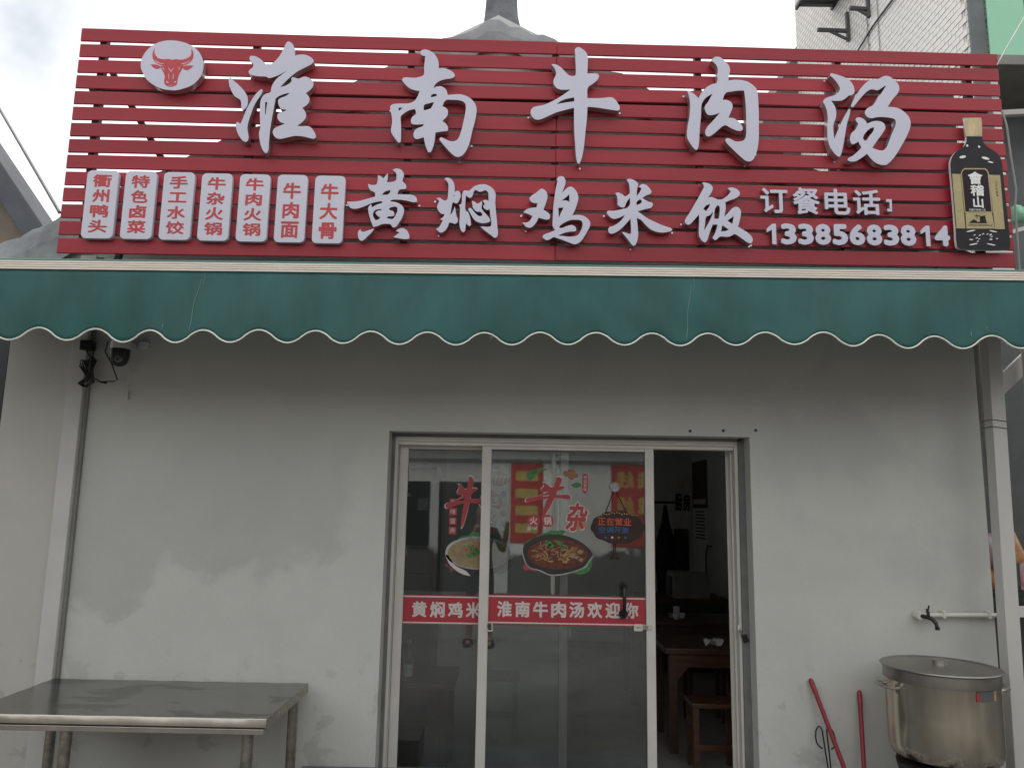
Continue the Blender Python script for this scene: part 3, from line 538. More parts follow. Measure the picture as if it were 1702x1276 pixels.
for k in names:
    big = k in ('huai', 'nan', 'niu', 'rou', 'tang')
    zf = .062 if big else .052
    me = poly_mesh(P(k), .012, zf, True)
    o = mobj('letter', me, ['acrylic', 'return'], sign, faceside=True)
    o['label'] = '%s of the %s raised white brush characters' % (ORD[list(names).index(k) % 5], 'large' if big else 'smaller lower')
    skew(o)
    # mounting lugs with bright screws at the rim
    xs = [p[0] for q in P(k) for p in q]; ys = [p[1] for q in P(k) for p in q]
    q = P(k, 0)
    for p in (min(q, key=lambda p: p[1]), min(q, key=lambda p: p[0]-p[1]*.3), max(q, key=lambda p: p[0]-p[1]*.3)):
        dx = -.012 if p[0] < sum(xs)/len(xs) else .012
        lg = MB(); lg.box(p[0]+dx*.8-.005, p[0]+dx*.8+.005, p[1]-.010, p[1]+.001, .001, .005)
        skew(lg.obj('mounting_lug', 'return', o))
# emblem
o = mobj('emblem', poly_mesh(P('oval'), .012, .060, True, sub=6), ['acrylic', 'return'], sign, faceside=True); o['label'] = 'white oval emblem with a red bull head'; skew(o)
bl = P('bull')
o2 = mobj('bull_head', poly_mesh(bl, .0605, .0612, True), 'redprint', o); skew(o2)
# seven white menu plaques
PT = ['衢州鸭头', '特色卤菜', '手工水饺', '牛杂火锅', '牛肉火锅', '牛肉面', '牛大骨']
def rrect(x0, y0, x1, y1, r, n=5):
    out = []
    for (cx, cy, a) in ((x1-r, y1-r, 0), (x0+r, y1-r, 90), (x0+r, y0+r, 180), (x1-r, y0+r, 270)):
        for k in range(n+1):
            t = math.radians(a+90*k/n); out.append((cx+r*math.cos(t), cy+r*math.sin(t)))
    return out
for i, t in enumerate(PT):
    q = P('plaque%d' % i, 0); x0 = (q[0][0]+q[3][0])/2; x1 = (q[1][0]+q[2][0])/2; y1 = (q[0][1]+q[1][1])/2; y0 = (q[2][1]+q[3][1])/2
    o = mobj('menu_plaque', poly_mesh([rrect(x0, y0, x1, y1, .026)], .003, .035, False, bevel=.002), 'plaque', sign)
    o['label'] = '%s white rounded menu plaque from the left' % ('first', 'second', 'third', 'fourth', 'fifth', 'sixth', 'seventh')[i]; skew(o)
    n = len(t); W_ = x1-x0; H_ = y1-y0
    pitch_ = H_*(.225 if n == 4 else .29); ch = H_*(.19 if n == 4 else .245); cw = W_*.60
    top = y1-H_*(.055 if n == 4 else .115)
    for j, c in enumerate(t):
        w = cw*(.92 if c in '州色卤肉' else 1); hh = ch*(.8 if c == '工' else 1)
        me = text_mesh(c, .0355, .0362, .03, w, hh)
        me.transform(Matrix.Translation(((x0+x1)/2-w/2, top-j*pitch_-ch+(ch-hh)/2, 0)))
        skew(mobj('character', me, 'redprint', o))
# telephone line
for c, q in zip('订餐电话', P('phone1')):
    x0 = q[0][0]; x1 = q[1][0]; y1 = q[0][1]; y0 = q[3][1]
    me = text_mesh(c, .003, .03, .022, x1-x0, y1-y0); me.transform(Matrix.Translation((x0-.003, y0, 0)))
    o = mobj('letter', me, ['acrylic', 'return'], sign, faceside=True); skew(o)
o = mobj('colon', poly_mesh([P('phone1', 4)], .003, .03, False), ['acrylic', 'return'], sign, faceside=True); skew(o)
q = P('phone2', 0); wd = (q[1][0]-q[0][0]); pw = wd/10.62
for j, c in enumerate('13385683814'):
    w = pw*(.90 if c != '1' else .56); x = q[0][0]+j*pw*.985+(0 if c != '1' else .02)
    me = text_mesh(c, .003, .03, .048, w, .133) if c != '1' else poly_mesh([[(w*.0, .098), (w*.58, .130), (w*.96, .130), (w*.96, 0), (w*.52, 0), (w*.52, .092), (w*.0, .075)]], .003, .03, False); me.transform(Matrix.Translation((x, .113+.0006*j, 0)))
    o = mobj('digit', me, ['acrylic', 'return'], sign, faceside=True); skew(o)
# bottle-shaped board
M['bottle'] = mat('printed_dark_bottle', (.013, .010, .014), .4, spec=.25, var=.4, vs_=9)
M['gold'] = mat('gold_label_print', (.42, .34, .16), .45, var=.1, vs_=30)
M['capgold'] = mat('gold_cap_print', (.52, .40, .22), .35, var=.25, vs_=8, stretch=(5, 1, 1))
M['plum'] = mat('plum_label', (.022, .010, .019), .5, spec=.2)
M['whiteprint'] = mat('white_print', (.8, .8, .76), .5)
o = mobj('bottle_board', poly_mesh(P('bottle'), .032, .05, True), ['bottle', 'whiteprint'], sign, faceside=True); o['label'] = 'bottle shaped board, dark glass print with gold label'; skew(o)
skew(mobj('cap', poly_mesh(P('cap'), .032, .05, False, bevel=.002), ['capgold', 'whiteprint'], o, faceside=True))
for k, z in (('goldl', .052), ('goldr', .052), ('goldb', .052)): skew(mobj('gold_label', poly_mesh(P(k), z-.001, z, False), 'gold', o))
skew(mobj('label_border', poly_mesh(P('panelrim'), .0523, .0528, False), 'gold', o)); skew(mobj('label_panel', poly_mesh(P('panel'), .0532, .0537, False), 'plum', o))
for c, q in zip('會稽山', P('kuai')):
    me = text_mesh(c, .054, .0545, .028, q[1][0]-q[0][0], q[0][1]-q[3][1]); me.transform(Matrix.Translation((q[3][0]+.004, q[3][1], 0))); skew(mobj('character', me, 'whiteprint', o))
for c, (x, y, w, h) in {'创建于乾隆八年': (5.436, .338, .105, .016), '会稽山绍兴酒股份有限公司': (5.425, .243, .15, .012)}.items():
    me = text_mesh(c, .054, .0545, .0, w, h); me.transform(Matrix.Translation((x, y, 0))); skew(mobj('small_print', me, 'whiteprint' if w < .13 else 'plum', o))
for j, c in enumerate('三年陈黄酒'):
    me = text_mesh(c, .0532, .0536, .0, .013, .014); me.transform(Matrix.Translation((5.617, .52-j*.021, 0))); skew(mobj('small_print', me, 'plum', o))
pic = [[(5.43, .262), (5.46, .285), (5.475, .28), (5.482, .27), (5.5, .27), (5.502, .305), (5.535, .312), (5.54, .27), (5.548, .262)], [(5.468, .305), (5.505, .308), (5.505, .312), (5.468, .309)], [(5.482, .29), (5.486, .29), (5.486, .318), (5.482, .318)]]
skew(mobj('label_picture', poly_mesh(pic, .0532, .0536, False), 'plum', o))
hl = []
for (cx, cy, rx, ry) in ((5.425, .69, .022, .009), (5.57, .685, .025, .009), (5.46, .765, .007, .008), (5.535, .76, .007, .008), (5.60, .66, .018, .005), (5.44, .212, .03, .004), (5.58, .212, .025, .004), (5.45, .128, .028, .004), (5.56, .128, .028, .004)):
    hl.append([(cx+rx*math.cos(t*.7854), cy+ry*math.sin(t*.7854)+.2*rx*math.cos(t*.7854)*(-1 if cx > 5.5 else 1)) for t in range(8)])
for _ in range(16):
    cx = random.uniform(5.42, 5.6); cy = random.uniform(.145, .195); hl.append([(cx, cy), (cx+.012, cy+.006), (cx+.016, cy+.002), (cx+.004, cy-.003)])
skew(mobj('glass_highlight', poly_mesh(hl, .0506, .051, False), 'whiteprint', o))

# ------------------------------------------------------------------ green awning
awn = thing('awning', 'green canvas awning with scalloped white-edged valance across the shop front', 'awning')
AY, AX0, AX1, PER = -.80, -3.35, 3.35, .281
def ztop(x): return 2.872+.0045*(x+2.67)
def zbot(x):
    w = math.cos(2*math.pi*(x+2.415)/PER)
    w = math.copysign(abs(w)**.85, w)
    return 2.527+.0092*(x+2.5)+.0315*w+.006*math.sin(x*1.9)+.004*math.sin(x*5.3+1)
def vy(x, t):
    wr = .0035*math.sin(11*x+4*t)*math.sin(2.7*x+1)*t+.0028*math.sin(23*x-9*t+2*math.sin(3*x))*t*max(0, math.sin(1.7*x+.4))
    return AY-.012+.022*t*math.sin(x*2.3+.6)+.012*t*math.sin(x*6.1+1.5*t)+wr-.024*math.sin(t*math.pi*.5)
b = MB(); nx = 720; nzv = 14
for i in range(nx+1):
    x = AX0+(AX1-AX0)*i/nx; zt, zb = ztop(x)-.002, zbot(x)
    for j in range(nzv+1):
        t = j/nzv; b.v.append((x, vy(x, t), zt+(zb-zt)*t))
for i in range(nx):
    for j in range(nzv):
        a = i*(nzv+1)+j; b.f.append((a, a+1, a+nzv+2, a+nzv+1)); b.mi.append(0)
val = b.obj('valance', 'green', awn, smooth=60)
md = val.modifiers.new('cloth', 'SOLIDIFY'); md.thickness = .002; md.offset = 1
pp = [(AX0+(AX1-AX0)*i/nx, vy(AX0+(AX1-AX0)*i/nx, 1)-.001, zbot(AX0+(AX1-AX0)*i/nx)) for i in range(nx+1)]
MB().tube(pp, .0048, 6).obj('piping', 'piping', val, smooth=60)
for xs in (-1.615, .88):
    for dx, t0, t1, wd in ((0, .12, .97, .0011), (.014, .0, .22, .0008)):
        n = 8; pts = [(xs+dx-.035*t+.004*math.sin(9*t), vy(xs+dx-.035*t, t)-.003, ztop(xs)+(zbot(xs)-ztop(xs))*t) for t in [t0+(t1-t0)*k/n for k in range(n+1)]]
        MB().tube(pts, wd, 5).obj('seam_thread', 'thread', val)
for (xs, zz) in ((-1.78, 2.575), (-1.37, 2.53), (-.13, 2.54), (.62, 2.55), (2.05, 2.58), (2.26, 2.60), (2.34, 2.63)):
    MB().tube([(xs, AY-.052, zz), (xs+.003, AY-.05, zz+.02)], .0012, 5).obj('seam_thread', 'thread', val)
b = MB(); b.prism([(AX0, ztop(AX0)+.001), (AX1, ztop(AX1)+.001), (AX1, ztop(AX1)+.046), (AX0, ztop(AX0)+.046)], AY-.012, AY+.05, 'y')
rail = b.obj('front_rail', 'greentube', awn, bevel=.003)
for k in range(4):      # ribbed cream strip
    a = .002+k*.0118
    b = MB(); b.prism([(AX0, ztop(AX0)+a), (AX1, ztop(AX1)+a), (AX1, ztop(AX1)+a+.0105), (AX0, ztop(AX0)+a+.0105)], AY-.021, AY-.0125, 'y')
    b.obj('cream_rib', 'cream', rail, bevel=.0022)
MB().tube([(AX0, AY+.012, ztop(AX0)+.057), (AX1, AY+.012, ztop(AX1)+.057)], .011, 10).obj('top_tube', 'greentube', rail, smooth=40)
b = MB(); nx2, ny2 = 60, 8
for i in range(nx2+1):
    for j in range(ny2+1):
        x = AX0+(AX1-AX0)*i/nx2; t = j/ny2
        b.v.append((x, AY+.03+t*(.775), ztop(x)+.052+t*.14-.025*math.sin(math.pi*t)))
for i in range(nx2):
    for j in range(ny2):
        a = i*(ny2+1)+j; b.f.append((a, a+1, a+ny2+2, a+ny2+1)); b.mi.append(0)
cn = b.obj('canopy', 'green', awn, smooth=60); md = cn.modifiers.new('cloth', 'SOLIDIFY'); md.thickness = .003
for xa in (-2.2, 2.2):
    MB().tube([(xa, -.04, 2.96), (xa+.35, -.4, 2.90), (xa-.05, AY+.03, 2.87)], .016, 8).obj('folding_arm', 'post', awn)
MB().tube([(AX0, -.045, 3.03), (AX1, -.045, 3.04)], .035, 12).obj('roller', 'post', awn)
b = MB(); b.box(.70, .745, -.74, -.66, 2.93, 2.966); b.box(.706, .739, -.742, -.70, 2.937, 2.958, 1); b.obj('hinge_clip', ['pvcgrey', 'steel_dark'], awn, bevel=.002)

# ------------------------------------------------------------------ sliding door
door = thing('sliding_door', 'white aluminium two leaf glass sliding door standing half open', 'door')
b = MB(); b.box(-.756, -.722, .13, .25, .06, 2.137); b.obj('jamb', 'alu', door, bevel=.002)
b = MB(); b.box(1.343, 1.368, .13, .25, .06, 2.137); b.box(1.330, 1.3425, .185, .195, .06, 2.10); b.box(1.318, 1.3425, .24, .25, .06, 2.10); b.obj('jamb', 'alu', door, bevel=.002)
b = MB(); b.box(-.7215, 1.3425, .13, .25, 2.106, 2.137); b.box(-.7215, 1.3425, .1405, .144, 2.085, 2.1055); b.box(-.7215, 1.3425, .19, .196, 2.083, 2.1055); b.obj('head', 'alu', door, bevel=.0015)
b = MB(); b.box(-.7215, 1.3425, .13, .25, .06, .105); b.obj('sill', 'alu', door, bevel=.002)
def leaf(x0, x1, y, zt, label, sw=.052):
    b = MB(); y0, y1 = y-.018, y+.018
    b.box(x0, x0+sw, y0, y1, .11, zt); b.box(x1-sw, x1, y0, y1, .11, zt)
    b.box(x0+sw+.0003, x1-sw-.0003, y0+.002, y1-.002, zt-.034, zt-.001); b.box(x0+sw+.0003, x1-sw-.0003, y0+.002, y1-.002, .112, .19)
    l = b.obj('door_leaf', 'alu', door, bevel=.0025); l['label'] = label
    gk = MB(); w = .0035
    gk.box(x0+sw, x0+sw+w, y-.007, y+.007, .19, zt-.034); gk.box(x1-sw-w, x1-sw, y-.007, y+.007, .19, zt-.034); gk.box(x0+sw+w, x1-sw-w, y-.007, y+.007, zt-.034-w, zt-.034)
    gk.obj('gasket', 'alu_dark', l)
    MB().box(x0+sw-.005, x1-sw+.005, y-.0025, y+.0025, .18, zt-.03).obj('glass_pane', 'glass', l)
    bead = MB(); bead.box(x0+sw+.0002, x0+sw+.004, y0+.001, y0+.006, .19, zt-.034); bead.obj('glazing_bead', 'alu', l)
    return l
LB = leaf(-.7205, .332, .222, 2.098, 'rear glass door leaf on the left', .05)
LF = leaf(-.205, .852, .166, 2.10, 'front glass door leaf slid over the rear one', .054)
# black pull handle, latches
h = MB(); h.tube([(.66, .146, 1.262), (.66, .118, 1.262), (.66, .10, 1.24), (.66, .096, 1.18), (.66, .10, 1.12), (.66, .118, 1.098), (.66, .146, 1.098)], .0115, 10)
for z in (1.262, 1.098): h.tube([(.66, .158, z), (.66, .142, z)], .027, 16)
h.obj('pull_handle', 'black', LF, smooth=40)
b = MB(); b.box(.722, .772, .135, .150, 1.003, 1.042); b.box(.7735, .806, .14, .147, 1.011, 1.035, 1); b.box(.808, .832, .142, .1475, 1.008, 1.040)
b.box(.732, .762, .1335, .1348, 1.021, 1.026, 2)
for (x, z) in ((.818, 1.033), (.826, 1.024), (.818, 1.015)): b.box(x-.0025, x+.0025, .1405, .1418, z-.0025, z+.0025, 2)
b.obj('latch', ['ivory', 'steel', 'black'], LF, bevel=.001)
b = MB(); b.box(-.150, -.118, .136, .147, .985, .992); b.box(-.124, -.118, .136, .147, .992, 1.03); b.box(-.150, -.124, .138, .147, 1.005, 1.03, 1); b.obj('latch', ['ivory', 'steel_dark'], LF, bevel=.001)
b = MB(); b.box(.336, .352, .196, .203, .965, 1.03); b.box(.345, .3545, .19, .1955, .955, .99); b.obj('latch', 'ivory', LB, bevel=.001)
# padlock hanging on the right jamb
pl = thing('padlock', 'open padlock hanging on the right white door jamb', 'padlock', (1.360, .112, 1.005))
b = MB(); b.box(-.016, .016, -.010, .008, -.052, -.006); o = b.obj('body', 'brass', pl, bevel=.003); o.rotation_euler = (0, math.radians(-20), 0)
b = MB(); b.tube([(-.010, 0, -.006), (-.012, 0, .020), (-.006, 0, .032), (.004, 0, .032), (.010, 0, .020)], .0035, 8); o = b.obj('shackle', 'steel', pl, smooth=40); o.rotation_euler = (0, math.radians(-20), 0)
b = MB(); b.box(-.03, -.006, -.002, .017, .018, .05); b.obj('hasp', 'alu', pl, bevel=.001)

# ------------------------------------------------------------------ films on the glass
def film(parent, name, polys, m, lift, smooth=False, th=.0004):
    return mobj(name, poly_mesh(polys, lift, lift+th, smooth), m, parent)
def chars(parent, s, m, lift, x, z, w, h, dx=0, dz=0, bold=.02, name='character', shear=0.):
    for j, c in enumerate(s):
        me = text_mesh(c, lift, lift+.0003, bold, w, h, shear=shear); me.transform(Matrix.Translation((x+dx*j, z+dz*j, 0))); mobj(name, me, m, parent)
def ell(cx, cz, rx, rz, n=28, a0=0., a1=2*math.pi, wob=0.):
    return [(cx+rx*math.cos(a0+(a1-a0)*k/n)*(1+wob*math.sin(7*k)), cz+rz*math.sin(a0+(a1-a0)*k/n)*(1+wob*math.cos(5*k))) for k in range(n)]
def rect(x0, z0, x1, z1): return [(x0, z0), (x1, z0), (x1, z1), (x0, z1)]
FY, BY = .1632, .2192
w1 = thing('window_film', 'red film strip with white characters along the front door leaf', 'window film', mtx=front(0, FY, 0))
film(w1, 'strip', [rect(-.149, 1.024, .795, 1.196)], 'band', .0004)
film(w1, 'white_line', [rect(-.149, 1.030, .795, 1.038)], 'bandtext', .001); film(w1, 'white_line', [rect(-.149, 1.182, .795, 1.190)], 'bandtext', .001)
chars(w1, '淮南牛肉汤欢迎你', 'bandtext', .001, -.095, 1.066, .090, .093, dx=.1082, dz=.0006, bold=.036)
w2 = thing('window_film', 'red film strip with white characters along the rear left door leaf', 'window film', mtx=front(0, BY, 0))
film(w2, 'strip', [rect(-.669, 1.008, .28, 1.180)], 'band', .0004)
film(w2, 'white_line', [rect(-.669, 1.013, .28, 1.021)], 'bandtext', .001); film(w2, 'white_line', [rect(-.669, 1.166, .28, 1.174)], 'bandtext', .001)
chars(w2, '黄焖鸡米饭', 'bandtext', .001, -.612, 1.048, .090, .093, dx=.109, dz=.0004, bold=.036)
M['fred'] = mat('sticker_red', (.38, .045, .05), .5, var=.08)
M['fgreen'] = mat('lettuce_print', (.05, .19, .045), .5, var=.5, vs_=60)
M['fsteel'] = mat('pan_print', (.33, .33, .33), .4, var=.5, vs_=9)
M['fblack'] = mat('black_pan_print', (.028, .027, .027), .4)
M['fsoup'] = mat('broth_print', (.27, .21, .11), .5, var=.25, vs_=18)
M['fsauce'] = mat('sauce_print', (.12, .03, .015), .4, var=.4, vs_=25)
M['fmeat'] = mat('meat_print', (.27, .13, .065), .5, var=.35, vs_=60)
M['fmeat2'] = mat('pale_meat_print', (.38, .24, .11), .5, var=.3, vs_=60)
M['fpink'] = mat('raw_beef_print', (.36, .10, .09), .5, var=.4, vs_=45)
def brush(parent, key, m, lift, x0, z0, x1, z1, sh=0.):
    q = P(key); xs = [p[0] for r in q for p in r]; ys = [p[1] for r in q for p in r]
    a, b_, c, d = min(xs), max(xs), min(ys), max(ys)
    out = [[(x0+(p[0]-a)/(b_-a)*(x1-x0)+sh*((p[1]-c)/(d-c)-.5), z0+(p[1]-c)/(d-c)*(z1-z0)) for p in r] for r in q]
    return film(parent, 'brush_character', out, m, lift, True)
def outline_brush(parent, key, x0, z0, x1, z1, sh=0.):
    brush(parent, key, 'bandtext', .0004, x0-.006, z0-.007, x1+.006, z1+.007, sh); brush(parent, key, 'fred', .0010, x0, z0, x1, z1, sh)
def strips(parent, cx, cz, rx, rz, n, m, lift, L=(.03, .06), W=.006, name='meat_strip'):
    for _ in range(n):
        t = random.uniform(0, 6.283); r = math.sqrt(random.random())*.92
        x, z = cx+rx*r*math.cos(t), cz+rz*r*math.sin(t); a = random.uniform(0, 3.14); l = random.uniform(*L)*.5; bend = random.uniform(-.01, .01)
        ca, sa = math.cos(a), math.sin(a)*.7; w = W*random.uniform(.6, 1.3)
        pts = []
        for k in range(7): s_ = -1+2*k/6; pts.append((x+ca*l*s_-sa*(bend*(1-s_*s_)+w), z+sa*l*s_+ca*(bend*(1-s_*s_)+w)*.7))
        for k in range(6, -1, -1): s_ = -1+2*k/6; pts.append((x+ca*l*s_-sa*(bend*(1-s_*s_)-w), z+sa*l*s_+ca*(bend*(1-s_*s_)-w)*.7))
        lift += .00002
        film(parent, name, [pts], m, lift, True, .0002)
# rear leaf: beef hot pot print
s1 = thing('window_sticker', 'hot pot picture of pale broth with red brush characters on rear glass', 'window sticker', mtx=front(0, BY, 0))
outline_brush(s1, 'niu', -.425, 1.585, -.195, 1.90, .05)
outline_brush(s1, 'rou', -.215, 1.70, -.075, 1.82, .0)
chars(s1, '火锅', 'fred', .001, -.185, 1.615, .075, .075, dz=-.075, bold=.035)
for j, c in enumerate('美味营养'):
    film(s1, 'red_square', [rect(-.403, 1.717-j*.0575, -.357, 1.762-j*.0575)], 'fred', .0004)
    chars(s1, c, 'bandtext', .001, -.396, 1.724-j*.0575, .032, .031, bold=.0)
for j in range(5): film(s1, 'round_picture', [ell(-.068, 1.795-.0605*j, .019, .019)], ('fsauce', 'fmeat2', 'fmeat', 'fsteel', 'fpink')[j], .0005, True)
film(s1, 'raw_beef', [[(-.16, 1.87), (-.14, 1.92), (-.09, 1.935), (-.04, 1.905), (-.03, 1.87), (-.08, 1.845), (-.13, 1.85)]], 'fpink', .0005, True)
for j in range(4): film(s1, 'marbling', [[(-.13+.025*j, 1.86), (-.115+.025*j, 1.91), (-.11+.025*j, 1.91), (-.124+.025*j, 1.858)]], 'bandtext', .0011, True)
let = [(-.41+.32*t/16+.006*math.sin(9*t), 1.475+.09*math.sin(math.pi*t/16*.62)+.012*abs(math.sin(t*2.1))) for t in range(17)]+[(-.10, 1.47), (-.22, 1.45), (-.38, 1.40)]
film(s1, 'lettuce', [let], 'fgreen', .0005); film(s1, 'lettuce', [[(-.10, 1.31), (-.04, 1.33), (.0, 1.39), (-.005, 1.44), (-.05, 1.38), (-.13, 1.34)]], 'fgreen', .0005, True)
film(s1, 'chilli', [[(-.425, 1.36), (-.38, 1.385), (-.36, 1.36), (-.33, 1.345), (-.345, 1.325), (-.37, 1.34), (-.38, 1.315), (-.395, 1.345)]], 'fred', .0006, True)
film(s1, 'pan_body', [ell(-.22, 1.405, .205, .105)], 'fblack', .0010, True); film(s1, 'pan_highlight', [[(-.42, 1.42), (-.39, 1.36), (-.32, 1.31), (-.26, 1.295), (-.29, 1.325), (-.36, 1.36), (-.40, 1.42)]], 'bandtext', .0016, True)
film(s1, 'pan_rim', [ell(-.22, 1.435, .2, .1)], 'fsteel', .0016, True); film(s1, 'broth', [ell(-.22, 1.433, .185, .088)], 'fsoup', .0022, True)
strips(s1, -.25, 1.44, .10, .055, 12, 'fmeat', .0028, (.02, .05), .005)
for (x, z) in ((-.27, 1.47), (-.255, 1.445), (-.24, 1.425), (-.275, 1.42), (-.235, 1.46), (-.22, 1.44)): film(s1, 'coriander', [ell(x, z, .02, .012, 12, wob=.25)], 'fgreen', .0034, True)
for (x, z) in ((-.25, 1.478), (-.225, 1.465), (-.29, 1.455), (-.262, 1.432)): film(s1, 'chilli_ring', [ell(x, z, .009, .006, 10)], 'fred', .0038, True)
# front leaf: offal hot pot print
s2 = thing('window_sticker', 'hot pot picture in a black pan with red brush characters on front glass', 'window sticker', mtx=front(0, FY, 0))
outline_brush(s2, 'niu', .075, 1.655, .345, 1.905, .10)
me = text_mesh('杂', .0004, .0007, .06, .150, .185, shear=.25); me.transform(Matrix.Translation((.305, 1.57, 0))); mobj('brush_character', me, 'bandtext', s2)
me = text_mesh('杂', .0010, .0013, .035, .138, .172, shear=.25); me.transform(Matrix.Translation((.311, 1.577, 0))); mobj('brush_character', me, 'fred', s2)
for x, c in ((.118, '火'), (.203, '锅')):
    film(s2, 'red_disc', [ell(x, 1.637, .037, .037)], 'fred', .0006, True); chars(s2, c, 'bandtext', .0012, x-.024, 1.613, .048, .048, bold=.02)
chars(s2, '美味', 'bandtext', .0006, .072, 1.572, .035, .032, dx=.037, dz=.006, bold=.0, shear=.3)
film(s2, 'red_tag', [[(.417, 1.815), (.432, 1.805), (.445, 1.82), (.447, 1.92), (.43, 1.93), (.416, 1.918)]], 'fred', .0005, True)
chars(s2, '特别美味', 'bandtext', .0011, .422, 1.893, .019, .021, dz=-.0245, bold=0)
for pts in ([(.07, 1.93), (.10, 1.945), (.13, 1.935), (.12, 1.90), (.09, 1.88), (.075, 1.90)], [(.12, 1.94), (.15, 1.955), (.20, 1.952), (.16, 1.935), (.13, 1.91)], [(.345, 1.855), (.375, 1.872), (.40, 1.868), (.41, 1.85), (.37, 1.84)]): film(s2, 'leaf', [pts], 'fgreen', .0005, True)
for (x, z, r) in ((.315, 1.925, .022), (.345, 1.935, .025), (.37, 1.915, .018), (.345, 1.905, .02)): film(s2, 'mushroom', [ell(x, z, r, r*.8, 12, wob=.1)], 'fmeat', .0005+r*.01, True)
for (x, z, r) in ((.385, 1.612, .022), (.415, 1.622, .02), (.435, 1.612, .014)): film(s2, 'garlic', [ell(x, z, r, r*1.1, 12, wob=.08)], 'fmeat2', .0005+r*.01, True)
let = [(.055+.26*t/14+.005*math.sin(9*t), 1.49+.085*math.sin(math.pi*t/14*.6)+.010*abs(math.sin(t*2.3))) for t in range(15)]+[(.26, 1.52), (.10, 1.46)]
film(s2, 'lettuce', [let], 'fgreen', .0005); film(s2, 'lettuce', [[(.34, 1.335), (.40, 1.322), (.455, 1.34), (.475, 1.40), (.465, 1.43), (.44, 1.39), (.38, 1.355)]], 'fgreen', .0005, True)
film(s2, 'chilli', [[(.055, 1.36), (.085, 1.40), (.10, 1.37), (.145, 1.325), (.10, 1.345), (.075, 1.34)]], 'fred', .0006, True)
pan = [(.055, 1.47), (.085, 1.51), (.14, 1.54), (.21, 1.556), (.30, 1.553), (.37, 1.532), (.42, 1.505), (.465, 1.465), (.48, 1.44), (.455, 1.405), (.43, 1.37), (.37, 1.345), (.30, 1.325), (.22, 1.32), (.16, 1.345), (.10, 1.36), (.07, 1.40)]
film(s2, 'pan_edge', [[(.262+(x-.262)*1.02, z-.008) for x, z in pan]], 'fsteel', .0010, True); film(s2, 'pan', [pan], 'fblack', .0016, True)
film(s2, 'sauce', [ell(.265, 1.44, .182, .09)], 'fsauce', .0022, True)
strips(s2, .25, 1.45, .15, .07, 34, 'fmeat', .0028, (.03, .07), .006); strips(s2, .26, 1.445, .14, .065, 22, 'fmeat2', .0038, (.02, .055), .005)
for (x, z) in ((.38, 1.42), (.35, 1.43), (.40, 1.455), (.40, 1.41)): film(s2, 'tofu_piece', [[(x-.02, z), (x, z+.014), (x+.024, z+.006), (x+.012, z-.014)]], 'fsoup', .0046)
for (x, z, r) in ((.205, 1.505, .024), (.225, 1.49, .018), (.275, 1.508, .022), (.295, 1.482, .02)): film(s2, 'coriander', [ell(x, z, r, r*.6, 12, wob=.3)], 'fgreen', .0052, True)
# hanging open sign behind the front glass
M['board'] = mat('brown_sign_board', (.035, .018, .014), .7, var=.3, vs_=14)
M['orange'] = mat('orange_print', (.50, .08, .03), .5); M['blue'] = mat('blue_print', (.03, .11, .27), .5); M['dots'] = mat('gold_dots', (.40, .28, .12), .5)
hs_ = thing('hanging_sign', 'brown wavy hanging sign with orange and blue characters on the front glass leaf', 'sign', mtx=front(0, .1575, 0))
bd = [(.63+.162*math.cos(2*math.pi*k/40)*(1+.02*math.sin(k*1.6)), 1.605+.098*math.sin(2*math.pi*k/40)*(1+.035*math.sin(k*1.6))) for k in range(40)]
film(hs_, 'board', [bd], 'board', 0, True, .008)
chars(hs_, '正在营业', 'orange', .009, .508, 1.617, .047, .045, dx=.052, bold=.025); chars(hs_, '空调开放', 'blue', .009, .512, 1.572, .043, .037, dx=.047, bold=.015)
for j in range(16): x = .515+.0155*j; film(hs_, 'dot', [ell(x, 1.672+.018*math.sin((x-.5)/.27*3.14)+random.uniform(-.006, .006), .005, .004, 8)], 'dots', .009)
for j, m_ in enumerate(('blue', 'bandtext', 'orange', 'blue')): film(hs_, 'pictogram', [ell(.555+.04*j, 1.545, .007, .007, 10)], m_, .009)
b = MB(); b.tube([(.545, 1.665, .004), (.612, 1.835, .004)], .0022, 5); b.tube([(.612, 1.835, .004), (.70, 1.665, .004)], .0022, 5); b.tube([(.606, 1.51, .004), (.606, 1.45, .004)], .002, 5); b.tube([(.616, 1.51, .004), (.616, 1.45, .004)], .002, 5)
b.obj('cord', 'board', hs_)
b = MB(); b.lathe([(.0, .03), (.012, .028), (.018, .012), (.03, -.004), (.028, -.008), (0, -.008)], n=16); o = b.obj('bell', 'board', hs_, smooth=50); o.matrix_local = Matrix.Translation((.611, 1.425, .004)) @ Matrix.Rotation(-math.pi/2, 4, 'X')
b = MB(); b.lathe([(0, .008), (.02, .006), (.03, 0), (0, 0)], n=18); b.obj('suction_hook', 'fsteel', hs_, smooth=50).matrix_local = Matrix.Translation((.612, 1.848, .004))

